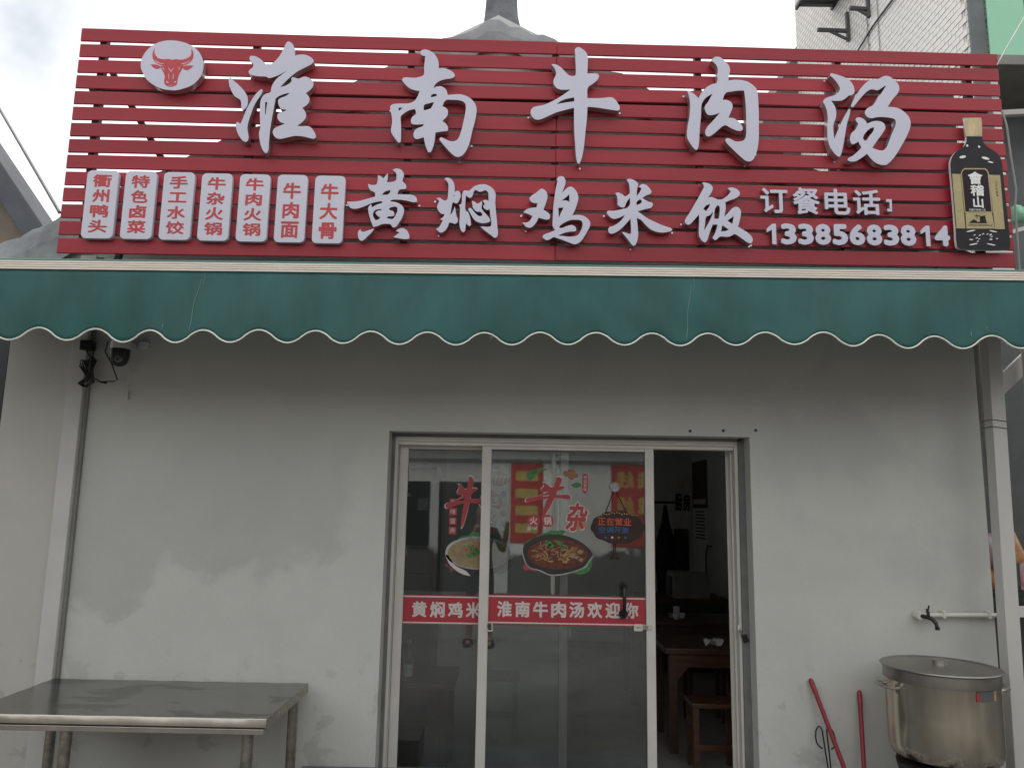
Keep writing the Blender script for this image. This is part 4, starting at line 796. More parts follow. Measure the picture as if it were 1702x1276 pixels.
# ------------------------------------------------------------------ prep table
TX0, TX1, TY0, TY1, TZ = -2.588, -1.145, -.80, -.06, .715
tb = thing('prep_table', 'stainless steel work table with wet patches standing against the grey wall', 'table', (-1.86, -.4, 0)); tb.matrix_world = Matrix.Identity(4)
b = MB(); nx, ny = 24, 12
for i in range(nx+1):
    for j in range(ny+1):
        x = TX0+(TX1-TX0)*i/nx; y = TY0+(TY1-TY0)*j/ny
        b.v.append((x, y, TZ-.004*math.sin(math.pi*i/nx)*math.sin(math.pi*j/ny)+.0012*math.sin(i*1.7+j*2.1)))
for i in range(nx):
    for j in range(ny): a = i*(ny+1)+j; b.f.append((a, a+ny+1, a+ny+2, a+1)); b.mi.append(0)
tt = b.obj('table_top', 'tabletop', tb, smooth=60)
b = MB(); n = 60                                  # dented front lip
for i in range(n+1):
    x = TX0+(TX1-TX0)*i/n; d = .0005*math.sin(i*.45)+.0004*math.sin(i*1.7)+(.0022 if i > 55 and i % 2 else 0)
    b.v += [(x, TY0-.001, TZ+.0015+d*.6), (x, TY0-.005+d, TZ-.003), (x, TY0-.005+d*.7, TZ-.036), (x, TY0+.004, TZ-.041)]
for i in range(n):
    for j in range(3): a = i*4+j; b.f.append((a, a+1, a+5, a+4)); b.mi.append(0)
b.obj('front_lip', 'apron', tb, smooth=50)
b = MB(); b.box(TX0+.01, TX1-.012, TY0+.002, TY0+.03, TZ-.071, TZ-.0462); b.obj('front_rail', 'apron', tb, bevel=.002)
b = MB(); b.box(TX0+.01, TX1-.014, TY0+.006, TY0+.03, TZ-.0462, TZ-.0405); b.obj('shadow_gap', 'steel_dark', tb)
for x in (TX0+.002, TX1-.004):
    b = MB(); b.box(x-.003, x+.003, TY0+.004, TY1, TZ-.048, TZ-.002); b.obj('side_apron', 'legsteel', tb)
b = MB(); b.box(TX0, TX1, TY1-.004, TY1, TZ-.045, TZ-.002); b.obj('back_apron', 'legsteel', tb)
for (x, y) in ((TX0+.47, TY0+.07), (TX1-.10, TY0+.055), (TX0+.05, TY1-.06), (TX1-.05, TY1-.10)):
    b = MB(); b.tube([(x, y, .0), (x, y, .03), (x, y, TZ-.047)], .027, 16); l = b.obj('leg', 'legsteel', tb, smooth=40)
    b = MB(); b.lathe([(.033, 0), (.033, .03), (.028, .04)], (x, y, .0), 16); b.obj('foot', 'black', l, smooth=40)
b = MB(); b.tube([(TX0+.47, TY0+.07, .2), (TX1-.10, TY0+.055, .2)], .015, 10); b.obj('stretcher', 'legsteel', tb)
# ------------------------------------------------------------------ big stock pot on its burner
PC = (2.235, -.40); PZ = .50
pot = thing('stock_pot', 'large lidded stainless stock pot with burnt bottom edge', 'pot', (PC[0], PC[1], PZ))
b = MB(); b.lathe([(.0, .0), (.235, .0), (.252, .008), (.262, .03), (.2655, .06), (.2675, .2), (.268, .405), (.270, .41), (.2705, .415)], n=72); b.obj('body', 'pot', pot, smooth=35)
b = MB(); b.lathe([(.2735, .372), (.2745, .376), (.2745, .428), (.285, .432), (.287, .437), (.284, .441), (.272, .440), (.262, .436), (.22, .440), (.12, .447), (.0, .450)], n=72); lid = b.obj('lid', 'lid', pot, smooth=35)
b = MB(); b.lathe([(.036, .449), (.036, .462), (.040, .464), (.040, .470), (.034, .474), (.0, .474)], n=28); b.obj('knob', 'steel', lid, smooth=35)
for sx in (-1, 1):
    b = MB(); a0 = math.radians(180 if sx < 0 else 0)
    def pp_(r, t, z): return (r*math.cos(a0+t), r*math.sin(a0+t), z)
    b.tube([pp_(.266, -.26, .335), pp_(.295, -.24, .338), pp_(.325, -.16, .345), pp_(.332, 0, .347), pp_(.325, .16, .345), pp_(.295, .24, .338), pp_(.266, .26, .335)], .0085, 8)
    hd = b.obj('handle', 'steel', pot, smooth=40)
    for t in (-.26, .26):
        b = MB(); p = Vector(pp_(.2675, t, .333)); nrm_ = Vector((math.cos(a0+t), math.sin(a0+t), 0)); tg = Vector((-nrm_.y, nrm_.x, 0))
        b.bar(p-nrm_*.003-tg*.02, p-nrm_*.003+tg*.02, .045, .008, upv=tuple(nrm_)); b.obj('handle_plate', 'steel', hd, bevel=.001)
def onpot(t, z, w, h, m, name, lift=.0012):
    r = .2683+lift; n = 6; b = MB()
    for i in range(n+1):
        tt_ = t+w/r*(i/n-.5)
        for zz in (z-h/2, z+h/2): b.v.append((r*math.cos(tt_), r*math.sin(tt_), zz))
    for i in range(n): b.f.append((2*i, 2*i+2, 2*i+3, 2*i+1)); b.mi.append(0)
    return b.obj(name, m, pot)
onpot(math.radians(-72), .345, .115, .05, 'alu_dark', 'label_sticker'); onpot(math.radians(-83), .342, .018, .04, 'fred', 'label_sticker', .002)
onpot(math.radians(-60), .345, .02, .045, 'fmeat2', 'label_sticker', .002)
st = thing('gas_burner', 'sooty round iron stove standing under the stock pot', 'stove', (PC[0], PC[1], 0))
b = MB(); b.lathe([(.25, .0), (.25, .02), (.235, .04), (.22, .40), (.235, .46), (.20, .46)], n=40); b.obj('drum', 'soot', st, smooth=35)
for k in range(5):
    t = k*1.2566+.3; b = MB(); b.bar((.12*math.cos(t), .12*math.sin(t), .48), (.23*math.cos(t), .23*math.sin(t), .48), .02, .036); b.obj('pan_support', 'soot', st)
# ------------------------------------------------------------------ poles and tongs leaning on the wall
def pole(p, q, label, name='red_pole'):
    d = (Vector(p)-Vector(q)).normalized(); r = .0125
    t = thing(name, label, 'pole', q, group=None)
    P1 = Vector(p)-Vector(q)
    b = MB(); b.tube([(0, 0, .0)+() if 0 else Vector((0, 0, 0)), P1*.25, P1*.5, P1*.8, P1-d*.012], r, 12); b.obj('shaft', 'redpole', t, smooth=40)
    b = MB(); b.tube([P1-d*.07, P1-d*.004, P1+d*.006, P1+d*.012], [.0142, .0142, .0115, .004], 12); tp = b.obj('grip_cap', 'redpole', t, smooth=40)
    b = MB(); b.tube([P1-d*.012+Vector((0, -.0145, 0)), P1-d*.012+Vector((0, -.0138, 0))], .004, 8); b.obj('hanging_hole', 'black', tp)
    return t
pole((1.700, -.020, .775), (1.874, -.24, .105), 'red metal pole leaning at a slant against the wall beside iron tongs')
pole((1.972, -.020, .715), (1.905, -.19, .105), 'red metal pole standing upright against the wall left of the pot')
tg_ = thing('fire_tongs', 'black iron fire tongs with looped handles leaning on the grey wall', 'tongs', (1.75, -.15, .105))
for sx in (-1, 1):
    pts = []
    L = [(.050, .345), (.052, .375), (.046, .405), (.030, .427), (.017, .425), (.010, .405), (.009, .36), (.008, .30), (.004, .20), (-.006, .10), (-.012, .0)]
    b = MB(); b.tube([(sx*x+.006, .115*(z/.43)-.006*sx, z) for x, z in [(.022, .318), (.040, .330)]+L], .0042, 8); b.obj('arm', 'iron', tg_, smooth=50)
b = MB(); b.tube([(.006, .04, .2), (.006, .07, .2)], .008, 10); b.obj('rivet', 'iron', tg_)
# ------------------------------------------------------------------ tap and pipe
tp = thing('wall_tap', 'dark metal water tap on a white plastic pipe fixed to the wall', 'tap', (2.33, 0, 1.145))
b = MB(); b.tube([(.0, -.045, 0), (.12, -.03, .003), (.45, -.03, .008), (.56, -.03, .01)], .0125, 12); b.obj('supply_pipe', 'pvc', tp, smooth=40)
b = MB(); b.tube([(-.001, -.004, 0), (-.001, -.058, 0)], .025, 18); b.tube([(-.001, -.058, 0), (-.001, -.064, 0)], .019, 18); b.obj('elbow', 'pvc', tp, smooth=40)
b = MB(); b.tube([(0, -.06, 0), (.02, -.09, -.002), (.034, -.11, -.010), (.046, -.122, -.03), (.05, -.126, -.052)], [.010, .013, .012, .0105, .010], 12); b.tube([(.05, -.126, -.05), (.05, -.126, -.066)], .0125, 12)
b.tube([(.022, -.092, .0), (.022, -.092, .03)], .0085, 10); b.obj('spout', 'brass', tp, smooth=40)
b = MB(); b.tube([(.010, -.095, .026), (.022, -.092, .034), (.03, -.09, .062)], .005, 8); b.tube([(.022, -.092, .032), (.012, -.094, .042)], .0055, 8); b.obj('lever', 'brass', tp, smooth=40)
for x in (.14, .40):
    b = MB(); b.box(x-.008, x+.008, -.046, -.002, -.016+.012*x, .026+.012*x); b.obj('pipe_clip', 'pvc', tp, bevel=.002)
# ------------------------------------------------------------------ security camera and its wiring
sc = thing('security_camera', 'white and black dome security camera under the awning', 'camera', (-2.36, -.13, 2.60))
b = MB(); b.lathe([(.0, .075), (.03, .075), (.05, .06), (.055, .03), (.056, -.002), (0, -.002)], n=28); b.obj('housing', 'white', sc, smooth=40)
b = MB(); b.lathe([(.0565, .0), (.0565, -.035), (.053, -.06), (.042, -.085), (.025, -.1), (0, -.105)], n=28); dm = b.obj('dome', 'black', sc, smooth=50)
b = MB(); b.lathe([(0, .012), (.012, .010), (.02, .004), (.022, -.012), (0, -.012)], n=18); o = b.obj('lens', 'darkpaint', dm, smooth=40); o.matrix_local = Matrix.Translation((.018, -.044, -.066)) @ Matrix.Rotation(math.radians(112), 4, 'X')
b = MB(); b.lathe([(0, .004), (.008, .003), (.009, 0), (0, 0)], n=14); b.obj('lens_glass', 'black', o).matrix_local = Matrix.Translation((0, 0, .0125))
b = MB(); b.box(-.03, .03, .03, .129, .02, .06); b.box(.06, .11, .1, .129, .03, .07); b.obj('bracket', 'white', sc, bevel=.003)
cw = thing('camera_cable', 'white camera lead with dangling plug below the security camera', 'cable', (-2.36, -.05, 2.5))
b = MB(); b.tube([(.02, 0, .0), (.02, .01, -.03), (.012, .02, -.06), (.010, .03, -.11), (.012, .035, -.14)], .0028, 6); b.tube([(.012, .035, -.135), (.011, .035, -.165), (.012, .035, -.185)], [.006, .009, .007], 8)
b.tube([(.02, 0, .0), (.022, .0, -.02), (.0, .0, -.055), (-.06, -.005, -.07), (-.13, -.01, -.058), (-.165, -.01, -.048)], .0026, 6); b.obj('lead', 'wirewhite', cw, smooth=50)
cb = thing('cable_bundle', 'black cable bundle hanging in loops beside the security camera', 'cable', (-2.55, -.075, 2.5))
b = MB(); R_ = random.Random(4)
b.tube([(-.06, 0, .14), (-.03, 0, .08), (-.005, 0, .05), (0, 0, 0), (-.005, 0, -.06), (-.02, .0, -.09)], .006, 6)
for k in range(5):
    w = .02+.008*k; b.tube([(-.01, -.006*k, .06-.02*k), (-w, -.006*k, .04), (-w-.01, -.004*k, -.0), (-w*.4, -.004, -.06), (-w-.02, 0, -.10), (-.02-.005*k, 0, -.12), (.01+.004*k, 0, -.09), (.004*k, -.004*k, -.02), (.012+.004*k, -.004, .04), (-.002, 0, .06)], .0038, 6)
b.tube([(.0, 0, .14), (.004, 0, .07), (.0, 0, -.02), (.02, 0, -.065), (.06, 0, -.088), (.14, -.005, -.085), (.165, -.005, -.075), (.12, 0, .02), (.072, 0, .095), (.085, 0, .16)], .0036, 6)
b.tube([(.06, 0, -.088), (.10, 0, -.096)], .006, 6)
b.obj('loops', 'wire', cb, smooth=60)
b = MB(); b.box(-.07, .0, -.03, .03, .10, .16); b.obj('junction_box', 'black', cb, bevel=.004)
# ------------------------------------------------------------------ post, pipes at the right end
ps = thing('steel_post', 'light grey square steel post at the right end of the shop front', 'post', (2.70, -.32, 0)); ps.matrix_world = Matrix.Identity(4)
b = MB(); b.prism([(2.640, 0), (2.718, 0), (2.763, 2.86), (2.685, 2.86)], -.30, -.22, 'y'); b.obj('upright', 'post', ps, bevel=.004)
b = MB(); b.bar((2.70, -.26, 1.20), (3.4, -.26, 1.23), .05, .055); b.obj('cross_bar', 'post', ps, bevel=.003)
b = MB(); b.box(2.60, 2.77, -.36, -.16, .0, .012); b.obj('base_plate', 'post', ps)
for z in (2.245, 2.205):
    b = MB(); b.tube([(2.668, -.215, z+.002), (2.664, -.303, z+.004), (2.75, -.304, z-.006), (2.755, -.21, z-.01)], .0018, 5); b.obj('tie_wire', 'wire', ps)
dp = thing('drain_pipe', 'grey plastic pipe running down the gap at the right wall end', 'pipe', (2.92, .2, 0)); dp.matrix_world = Matrix.Identity(4)
b = MB(); b.tube([(2.875, .14, 3.0), (2.885, .14, 2.5), (2.915, .15, 2.0), (2.965, .2, 1.2), (2.98, .2, .0)], .022, 12); b.obj('pipe', 'pvcgrey', dp, smooth=40)
for z, x in ((2.47, 2.8855), (1.9, 2.922)): b = MB(); b.tube([(x, .142, z+.02), (x+.002, .142, z-.02)], .028, 12); b.obj('coupling', 'pvcgrey', dp, smooth=40)
# low block at the foot of the wall, its top just in view
b = MB(); b.box(-1.16, -.57, -.34, -.03, .10, .272); o = b.obj('low_block', 'mortar', bevel=.006); tag(o, 'dark low block at the foot of the wall left of the door', 'block')

# ------------------------------------------------------------------ tiled building to the right
TXW = 3.55; NY = .985
nb = thing('tiled_building', 'tall cream tiled building behind the right end of the sign', 'building', (5, 3, 0)); nb.matrix_world = Matrix.Identity(4)
MB().box(TXW+.004, 3.75, NY+.03, 4.56, 0, 9.5).obj('side_wall', 'tilewall', nb)
MB().box(3.75, 9.0, 4.0, 4.56, 0, 9.5).obj('rear_wall', 'darkpaint', nb)
MB().box(TXW+.006, 3.675, NY, NY+.03, 4.2, 9.5).obj('corner_column', 'darkpaint', nb, bevel=.006)
MB().box(3.60, 9.0, NY-.06, 4.0, 5.18, 5.265).obj('floor_slab', 'soffit', nb, bevel=.006)
tw, th = .105, .055
tm = MB().box(-.004, .004, -.0505, .0505, -.0255, .0255).obj('tile', 'tile', nb, bevel=.002, seg=1); tile_me = tm.data; bpy.data.objects.remove(tm)
cnt = 0
for r in range(90, 150):
    for c in range(0, 17):
        y = NY+.04+tw*(c+.5+(r % 2)*.5); z = r*th+th/2
        zlo = 5.30+(y-.97)*.665; zhi = 5.82+(y-.97)*.72
        if not (zlo-.12 < z < zhi+.06) or y > 2.62 or cnt >= 300: continue
        o = bpy.data.objects.new('tile', tile_me); link(o, nb); o.location = (TXW+random.uniform(-.0012, .0012), y, z); o.rotation_euler = (0, random.uniform(-.008, .008), random.uniform(-.012, .012)); cnt += 1
print('tiles', cnt)
# green sheet panels over the slab
gp = thing('green_screen', 'pale green sheet panels on the tiled building at the upper right corner', 'screen', (4, 1, 5.3)); gp.matrix_world = Matrix.Identity(4)
for k in range(5):
    b = MB(); b.box(3.685+k*.305, 3.685+k*.305+.297, NY-.01, NY, 5.285, 7.3); b.obj('panel', 'greenglass', gp)
b = MB(); b.box(3.68, 5.3, NY-.02, NY+.01, 5.266, 5.284); b.obj('bottom_rail', 'darkpaint', gp)
b = MB(); b.bar((3.68, NY+.02, 5.60), (4.2, NY+.02, 6.1), .018, .018); b.obj('brace', 'greenframe', gp)
for k in range(1, 5): b = MB(); b.box(3.683+k*.305, 3.6845+k*.305+.0, NY-.014, NY+.01, 5.285, 7.3); b.obj('joint', 'greenframe', gp)
b = MB(); b.bar((3.62, 1.2, 4.90), (4.6, 1.2, 4.97), .05, .045); o = b.obj('white_beam', 'post', None, bevel=.003); tag(o, 'pale horizontal steel beam under the slab beside the sign', 'beam')
b = MB(); b.box(3.56, 9, 1.6, 1.7, 0, 5.179); b.obj('shopfront_wall', 'darkpaint', nb)
b = MB(); n = 14
for i in range(n+1):
    for j in range(5): x = 3.72+.5*i/n; b.v.append((x, 1.02+.05*math.sin(i*.9+j), 3.92+.025*j+.05*math.sin(i*.45)*(1 if j > 2 else .2)+.03*i/n))
for i in range(n):
    for j in range(4): a = i*5+j; b.f.append((a, a+5, a+6, a+1)); b.mi.append(0)
o = b.obj('green_tarpaulin', 'greenglass', None, smooth=60); tag(o, 'crumpled light green sheet right of the sign beside the bottle board', 'tarpaulin'); o.modifiers.new('t', 'SOLIDIFY').thickness = .006
b = MB(); b.bar((3.66, 1.02, 3.82), (4.3, 1.0, 4.02), .03, .03); o = b.obj('rail', 'post'); tag(o, 'thin pale rail under the light green sheet', 'rail')
# air conditioner brackets, condenser and cables on the tiled wall
def bracket(y, z, label, arm=.34, vert=.34, drop=.12):
    t = thing('wall_bracket', label, 'bracket', (TXW-.006, y, z), group='empty condenser brackets')
    b = MB(); b.box(-.028, 0, -.018, .018, -drop, vert-drop); b.obj('upright', 'bracket', t)
    b = MB(); b.bar((-.028, 0, 0), (-arm, 0, .01), .035, .032); b.obj('arm', 'bracket', t)
    b = MB(); b.bar((-.02, 0, -drop+.02), (-arm*.62, 0, .0), .02, .025); b.obj('strut', 'bracket', t)
bracket(3.05, 6.877, 'empty steel condenser bracket on the tiled wall, nearer the sign top'); bracket(2.57, 6.80, 'empty steel condenser bracket at the top picture edge', arm=.2, vert=.4, drop=.09)
ac = thing('air_conditioner', 'white air conditioner condenser on a steel frame high on the tiled wall', 'air conditioner', (3.36, 3.03, 7.40))
b = MB(); b.box(-.19, .19, -.38, .38, .06, .62); b.obj('casing', 'acwhite', ac, bevel=.01)
b = MB(); b.lathe([(0, .004), (.2, .004), (.22, 0)], n=28); b.obj('fan_grille', 'steel_dark', ac).matrix_local = Matrix.Translation((-.191, .06, .34)) @ Matrix.Rotation(-math.pi/2, 4, 'Y')
for k in range(12): b = MB(); b.box(-.18+.03*k, -.172+.03*k, -.384, -.3805, .1, .58); b.obj('fin', 'soffit', ac)
b = MB(); b.box(-.22, .2, -.36, -.31, 0, .045); b.box(-.22, .2, .31, .36, 0, .045); b.box(-.235, -.205, -.42, .42, .0, .045); b.box(.17, .2, -.42, .42, .0, .045); b.obj('support_frame', 'bracket', ac)
def cable(pts, r, label, m='wire'):
    b = MB(); b.tube(pts, r, 6); o = b.obj('cable', m); tag(o, label, 'cable'); return o
cable([(TXW-.02, 2.95, 6.50), (TXW-.02, 2.5, 6.56), (TXW-.02, 2.05, 6.56), (TXW-.02, 1.7, 6.6)], .009, 'black cable crossing the tiled wall at a slant')
cable([(TXW-.012, 2.62, 6.2), (TXW-.012, 2.62, 7.6)], .005, 'thin vertical cable on the tiled wall nearer the bracket', 'pvcgrey')
cable([(TXW-.012, 2.40, 6.0), (TXW-.012, 2.40, 7.6)], .004, 'thin vertical cable on the tiled wall nearer the corner', 'pvcgrey')
cable([(3.035, -.06, 4.558), (3.237, -.06, 4.891), (3.65, -.06, 5.58)], .004, 'white wire tied from the sign corner up past the green panels', 'wirewhite')
b = MB(); b.prism([(2.9, 6.2), (3.6, 6.2), (3.6, 7.75)], 4.6, 7, 'y'); o = b.obj('far_roof', 'roof'); tag(o, 'dark roof edge beyond the tiled building above the sign', 'roof')
# ------------------------------------------------------------------ neighbour on the left
lb = thing('left_house', 'neighbouring house with a steep grey concrete roof edge at the left', 'building', (-5, 2, 0)); lb.matrix_world = Matrix.Identity(4)
MB().prism([(-7, 0), (-3.62, 0), (-3.62, 3.42), (-4.3, 4.26), (-7, 4.3)], 1.32, 1.7, 'y').obj('gable_wall', 'brown', lb)
b = MB(); b.prism([(-4.75, 5.13), (-3.50, 3.49), (-3.56, 3.28), (-4.70, 4.78)], 1.2, 1.5, 'y'); b.obj('roof_edge', 'slate', lb, bevel=.01)
MB().box(-4.2, -3.45, .5, .6, 0, 3.0).obj('alley_shade', 'fridge', lb)  # dark panel standing in for the shade of the unlit alley
cable([(-4.757, 1.54, 5.42), (-4.087, 1.0, 4.717), (-2.96, .1, 3.535)], .011, 'grey cable slanting down to the left end of the gable', 'bracket')
# ------------------------------------------------------------------ neighbour shop goods at the right edge
sh = thing('goods_shelf', 'dark shelf of goods in the neighbouring shop at the right edge', 'shelf', (3.3, .4, 0)); sh.matrix_world = Matrix.Identity(4)
for z in (.5, 1.22): b = MB(); b.box(2.93, 4.2, .28, .75, z, z+.03); b.obj('board', 'fridge', sh)
for x in (3.6, 4.18): b = MB(); b.box(x, x+.03, .29, .32, 0, 2.0); b.obj('upright', 'fridge', sh)
MB().box(2.82, 4.3, .85, .95, 0, 3.2).obj('back_panel', 'alu_dark', sh)
BC = [((.36, .02, .03), (.75, .7, .7)), ((.62, .42, .10), (.25, .03, .10)), ((.45, .38, .40), (.16, .03, .14)), ((.66, .45, .14), (.7, .65, .55)), ((.40, .03, .05), (.62, .5, .2)), ((.5, .3, .15), (.3, .04, .05))]
BL = ['red and white snack bag', 'yellow snack bag with a dark stripe', 'mauve snack bag with purple stripes', 'gold snack bag', 'crimson snack bag', 'brown snack bag']
for k, (x, z, ry) in enumerate(((3.24, 1.255, .2), (2.975, 1.255, -.25), (2.985, 1.40, .15), (3.09, 1.26, .1), (3.13, 1.42, -.5), (3.36, 1.27, -.15))):
    m1 = mat('snack_bag_print_%d' % k, BC[k][0], .35, var=.5, vs_=9, col2=BC[k][1], bump=.4, bs=12)
    M['bag%d' % k] = m1
    b = MB(); nu, nv = 10, 8; W_, H_, D_ = .17, .21, .045
    for s_ in (-1, 1):
        base = len(b.v)
        for i in range(nu+1):
            for j in range(nv+1):
                u, v = i/nu, j/nv; pf = (math.sin(math.pi*u)*math.sin(math.pi*v))**.45
                b.v.append(((u-.5)*W_*(1-.1*pf), s_*(D_*pf*(1+.15*math.sin(9*u+4*v+k)))+s_*.001, v*H_))
        for i in range(nu):
            for j in range(nv): a = base+i*(nv+1)+j; b.f.append((a, a+nv+1, a+nv+2, a+1)); b.mi.append(0)
    o = b.obj('snack_bag', 'bag%d' % k, smooth=60); o.location = (x, .33+.05*(k % 2), z); o.rotation_euler = (-.15, ry*.6, ry*.3)
    tag(o, BL[k]+' on the neighbouring shelf at the right edge', 'snack bag', 'snack bags at the right edge')
b = MB(); b.bar((2.96, .25, 2.42), (3.35, .2, 2.80), .10, .03, upv=(0, 1, 0)); o = b.obj('diagonal_beam', 'post'); tag(o, 'pale diagonal beam right of the steel post below the awning', 'beam')
b = MB(); b.tube([(3.185, .15, 2.95), (3.18, .15, 2.31)], .014, 10); o = b.obj('hanging_pole', 'pvc', None, smooth=40); tag(o, 'pale vertical pole end hanging at the right picture edge', 'pole')
# ------------------------------------------------------------------ inside the shop
def dining_table(x0, x1, y0, y1, label, H=.70):
    t = thing('dining_table', label, 'table', ((x0+x1)/2, (y0+y1)/2, .06), group='wooden dining tables inside'); w, d = (x1-x0)/2, (y1-y0)/2
    b = MB(); b.box(-w, w, -d, d, H-.04, H); b.obj('top', 'wood', t, bevel=.006)
    b = MB(); b.box(-w+.05, w-.05, -d+.03, -d+.055, H-.13, H-.0405); b.obj('apron', 'wood', t); b = MB(); b.box(-w+.05, w-.05, d-.055, d-.03, H-.13, H-.0405); b.obj('apron', 'wood', t)
    for sx in (-1, 1):
        for sy in (-1, 1): b = MB(); x, y = sx*(w-.06), sy*(d-.05); b.box(x-.028, x+.028, y-.028, y+.028, 0, H-.0405); b.obj('leg', 'wood', t, bevel=.003)
        b = MB(); b.prism([(sx*(w-.088), H-.1305), (sx*(w-.17), H-.1305), (sx*(w-.088), H-.22)], -d+.035, -d+.05, 'y'); b.obj('corner_brace', 'wood', t)
    return t
dining_table(1.07, 2.15, 1.0, 1.62, 'wooden dining table nearest the open doorway'); dining_table(1.0, 2.1, 2.3, 2.9, 'wooden dining table farther inside behind the first one')
dining_table(-1.45, -.35, .31, .85, 'dining table behind the left glass leaf holding a bottle', .585)
def stool(x, y, label):
    t = thing('stool', label, 'stool', (x, y, .06), group='wooden stools inside')
    b = MB(); b.box(-.16, .16, -.12, .12, .40, .43); b.obj('seat', 'wood', t, bevel=.005)
    for sx in (-1, 1):
        for sy in (-1, 1): b = MB(); b.box(sx*.13-.018, sx*.13+.018, sy*.09-.018, sy*.09+.018, 0, .3995); b.obj('leg', 'wood', t)
    b = MB(); b.box(-.11, .11, -.10, -.08, .14, .18); b.obj('stretcher', 'wood', t)
stool(1.32, .72, 'wooden stool just inside the open doorway'); stool(1.55, 1.9, 'wooden stool between the two dining tables'); stool(-.1, 1.4, 'wooden stool behind the front glass leaf')
mw = thing('white_box', 'white boxy appliance on a counter inside the doorway', 'appliance', (1.86, 3.85, .80))
b = MB(); b.box(-.18, .2, -.16, .2, 0, .26); b.obj('casing', 'pvcgrey', mw, bevel=.01); b = MB(); b.box(-.2, -.181, -.1, .15, .03, .22); b.obj('door', 'black', mw)
ct = thing('counter', 'dark wooden counter along the inside right wall', 'counter', (1.75, 4.0, .06)); b = MB(); b.box(-.4, .5, -.3, .3, .69, .74); b.obj('top', 'wood', ct); b = MB(); b.box(-.36, .48, -.27, .28, 0, .6895); b.obj('body', 'fridge', ct)
cu = thing('door_curtain', 'pale curtain with brush characters in the inner doorway', 'curtain', (2.17, 5.49, 1.48))
b = MB(); n = 24
for i in range(n+1):
    for z in (0, .62): b.v.append((-.11+.22*i/n, -.01+.008*math.sin(i*1.6), z))
for i in range(n): b.f.append((2*i, 2*i+2, 2*i+3, 2*i+1)); b.mi.append(0)
b.obj('cloth', 'cloth', cu, smooth=60)
for c, x in (('厨', -.095), ('房', .01)): me = text_mesh(c, 0, .0004, .03, .09, .22); mobj('character', me, 'ink', cu, Matrix(((1, 0, 0, x), (0, 0, -1, -.022), (0, 1, 0, .22), (0, 0, 0, 1))))
b = MB(); b.box(2.06, 2.25, 5.485, 5.498, .9, 1.47); o = b.obj('dark_picture', 'poster'); tag(o, 'dark red picture panel below the inner curtain', 'picture')
cl = thing('wall_calendar', 'tall poster with dark picture and printed lines on the inside right wall', 'poster', (2.298, 5.06, 1.32))
b = MB(); b.box(-.006, 0, -.40, .36, .42, 1.0); b.obj('picture', 'poster', cl); b = MB(); b.box(-.0058, 0, -.40, .36, 0, .4195); b.obj('sheet', 'paper', cl)
for k in range(9): b = MB(); b.box(-.0075, -.0062, -.28+.02*(k % 3), .22-.03*(k % 2), .05+.04*k, .065+.04*k); b.obj('printed_line', 'ink', cl)
b = MB(); b.box(-.0078, -.0064, -.32, .3, .47, .53); b.obj('printed_line', 'bandtext', cl)
sw = MB().box(2.288, 2.299, 3.74, 3.84, 1.22, 1.36).obj('light_switch', 'white'); tag(sw, 'light switch plate on the inside right wall', 'switch')
cable([(2.29, 4.5, 1.3), (2.24, 4.48, 1.31), (2.2, 4.4, 1.2), (2.15, 4.2, .9), (2.1, 4.1, .82)], .008, 'black appliance cord on the inside right wall')
b = MB(); b.lathe([(.10, 0), (.12, .3), (.11, .6), (.05, .8), (.02, 1.0), (0, 1.02)], n=14); o = b.obj('garment_bag', 'navy', None, smooth=50); o.location = (1.78, 4.6, .76); tag(o, 'dark tall bag hanging beside the inner doorway', 'bag')
b = MB(); b.tube([(1.64, 4.6, .06), (1.64, 4.6, 1.8)], .012, 8); b.tube([(1.64, 4.6, 1.8), (1.9, 4.6, 1.8)], .012, 8); o = b.obj('clothes_rail', 'iron'); tag(o, 'black rail stand holding the dark bag inside', 'rail')
for (x, y, z, r, h, l) in ((1.02, 2.5, .76, .03, .1, 'small white cup on the farther dining table'), (1.45, 2.45, .76, .028, .11, 'small glass jar on the farther dining table')):
    b = MB(); b.lathe([(r*.8, 0), (r, h*.6), (r, h), (r*.85, h), (r*.8, .01), (0, .01)], n=18); o = b.obj('cup', 'white', None, smooth=40); o.location = (x, y, z); tag(o, l, 'cup')
tsp = MB(); R2 = random.Random(2)
for i in range(7):
    for j in range(5): tsp.v.append((i*.022+R2.uniform(-.004, .004), j*.02, .012+.05*math.sin(i*.7+j*.5)**2))
for i in range(6):
    for j in range(4): a = i*5+j; tsp.f.append((a, a+5, a+6, a+1)); tsp.mi.append(0)
o = tsp.obj('tissue', 'white', None, smooth=60); o.location = (1.36, 1.04, .76); tag(o, 'crumpled white tissue on the nearest dining table', 'tissue')
o2 = bpy.data.objects.new('tissue', o.data); link(o2); o2.location = (1.42, 2.33, .76); o2.rotation_euler = (0, 0, .7); tag(o2, 'crumpled white tissue on the farther dining table', 'tissue')
bo = thing('bottle', 'clear glass bottle with a pale label behind the left glass leaf', 'bottle', (-.64, .36, .645))
M['bglass'] = glass_mat('clear_bottle', (.75, .8, .78), 1.45)
b = MB(); b.lathe([(0, 0), (.028, 0), (.031, .01), (.031, .13), (.025, .16), (.014, .19), (.013, .235)], n=24); b.obj('glass', 'bglass', bo, smooth=40)
b = MB(); b.lathe([(.0318, .035), (.0318, .075)], n=24); b.obj('label', 'brightpaper', bo, smooth=40); b = MB(); b.lathe([(.0318, .079), (.0318, .105)], n=24); b.obj('label', 'brightpaper', bo, smooth=40)
b = MB(); b.lathe([(.0155, .225), (.0155, .25), (0, .25)], n=18); b.obj('cap', 'capgold', bo, smooth=40)
fz = thing('refrigerator', 'dark tall refrigerator with paper notes behind the left glass leaf', 'refrigerator', (-1.0, 1.75, .06))
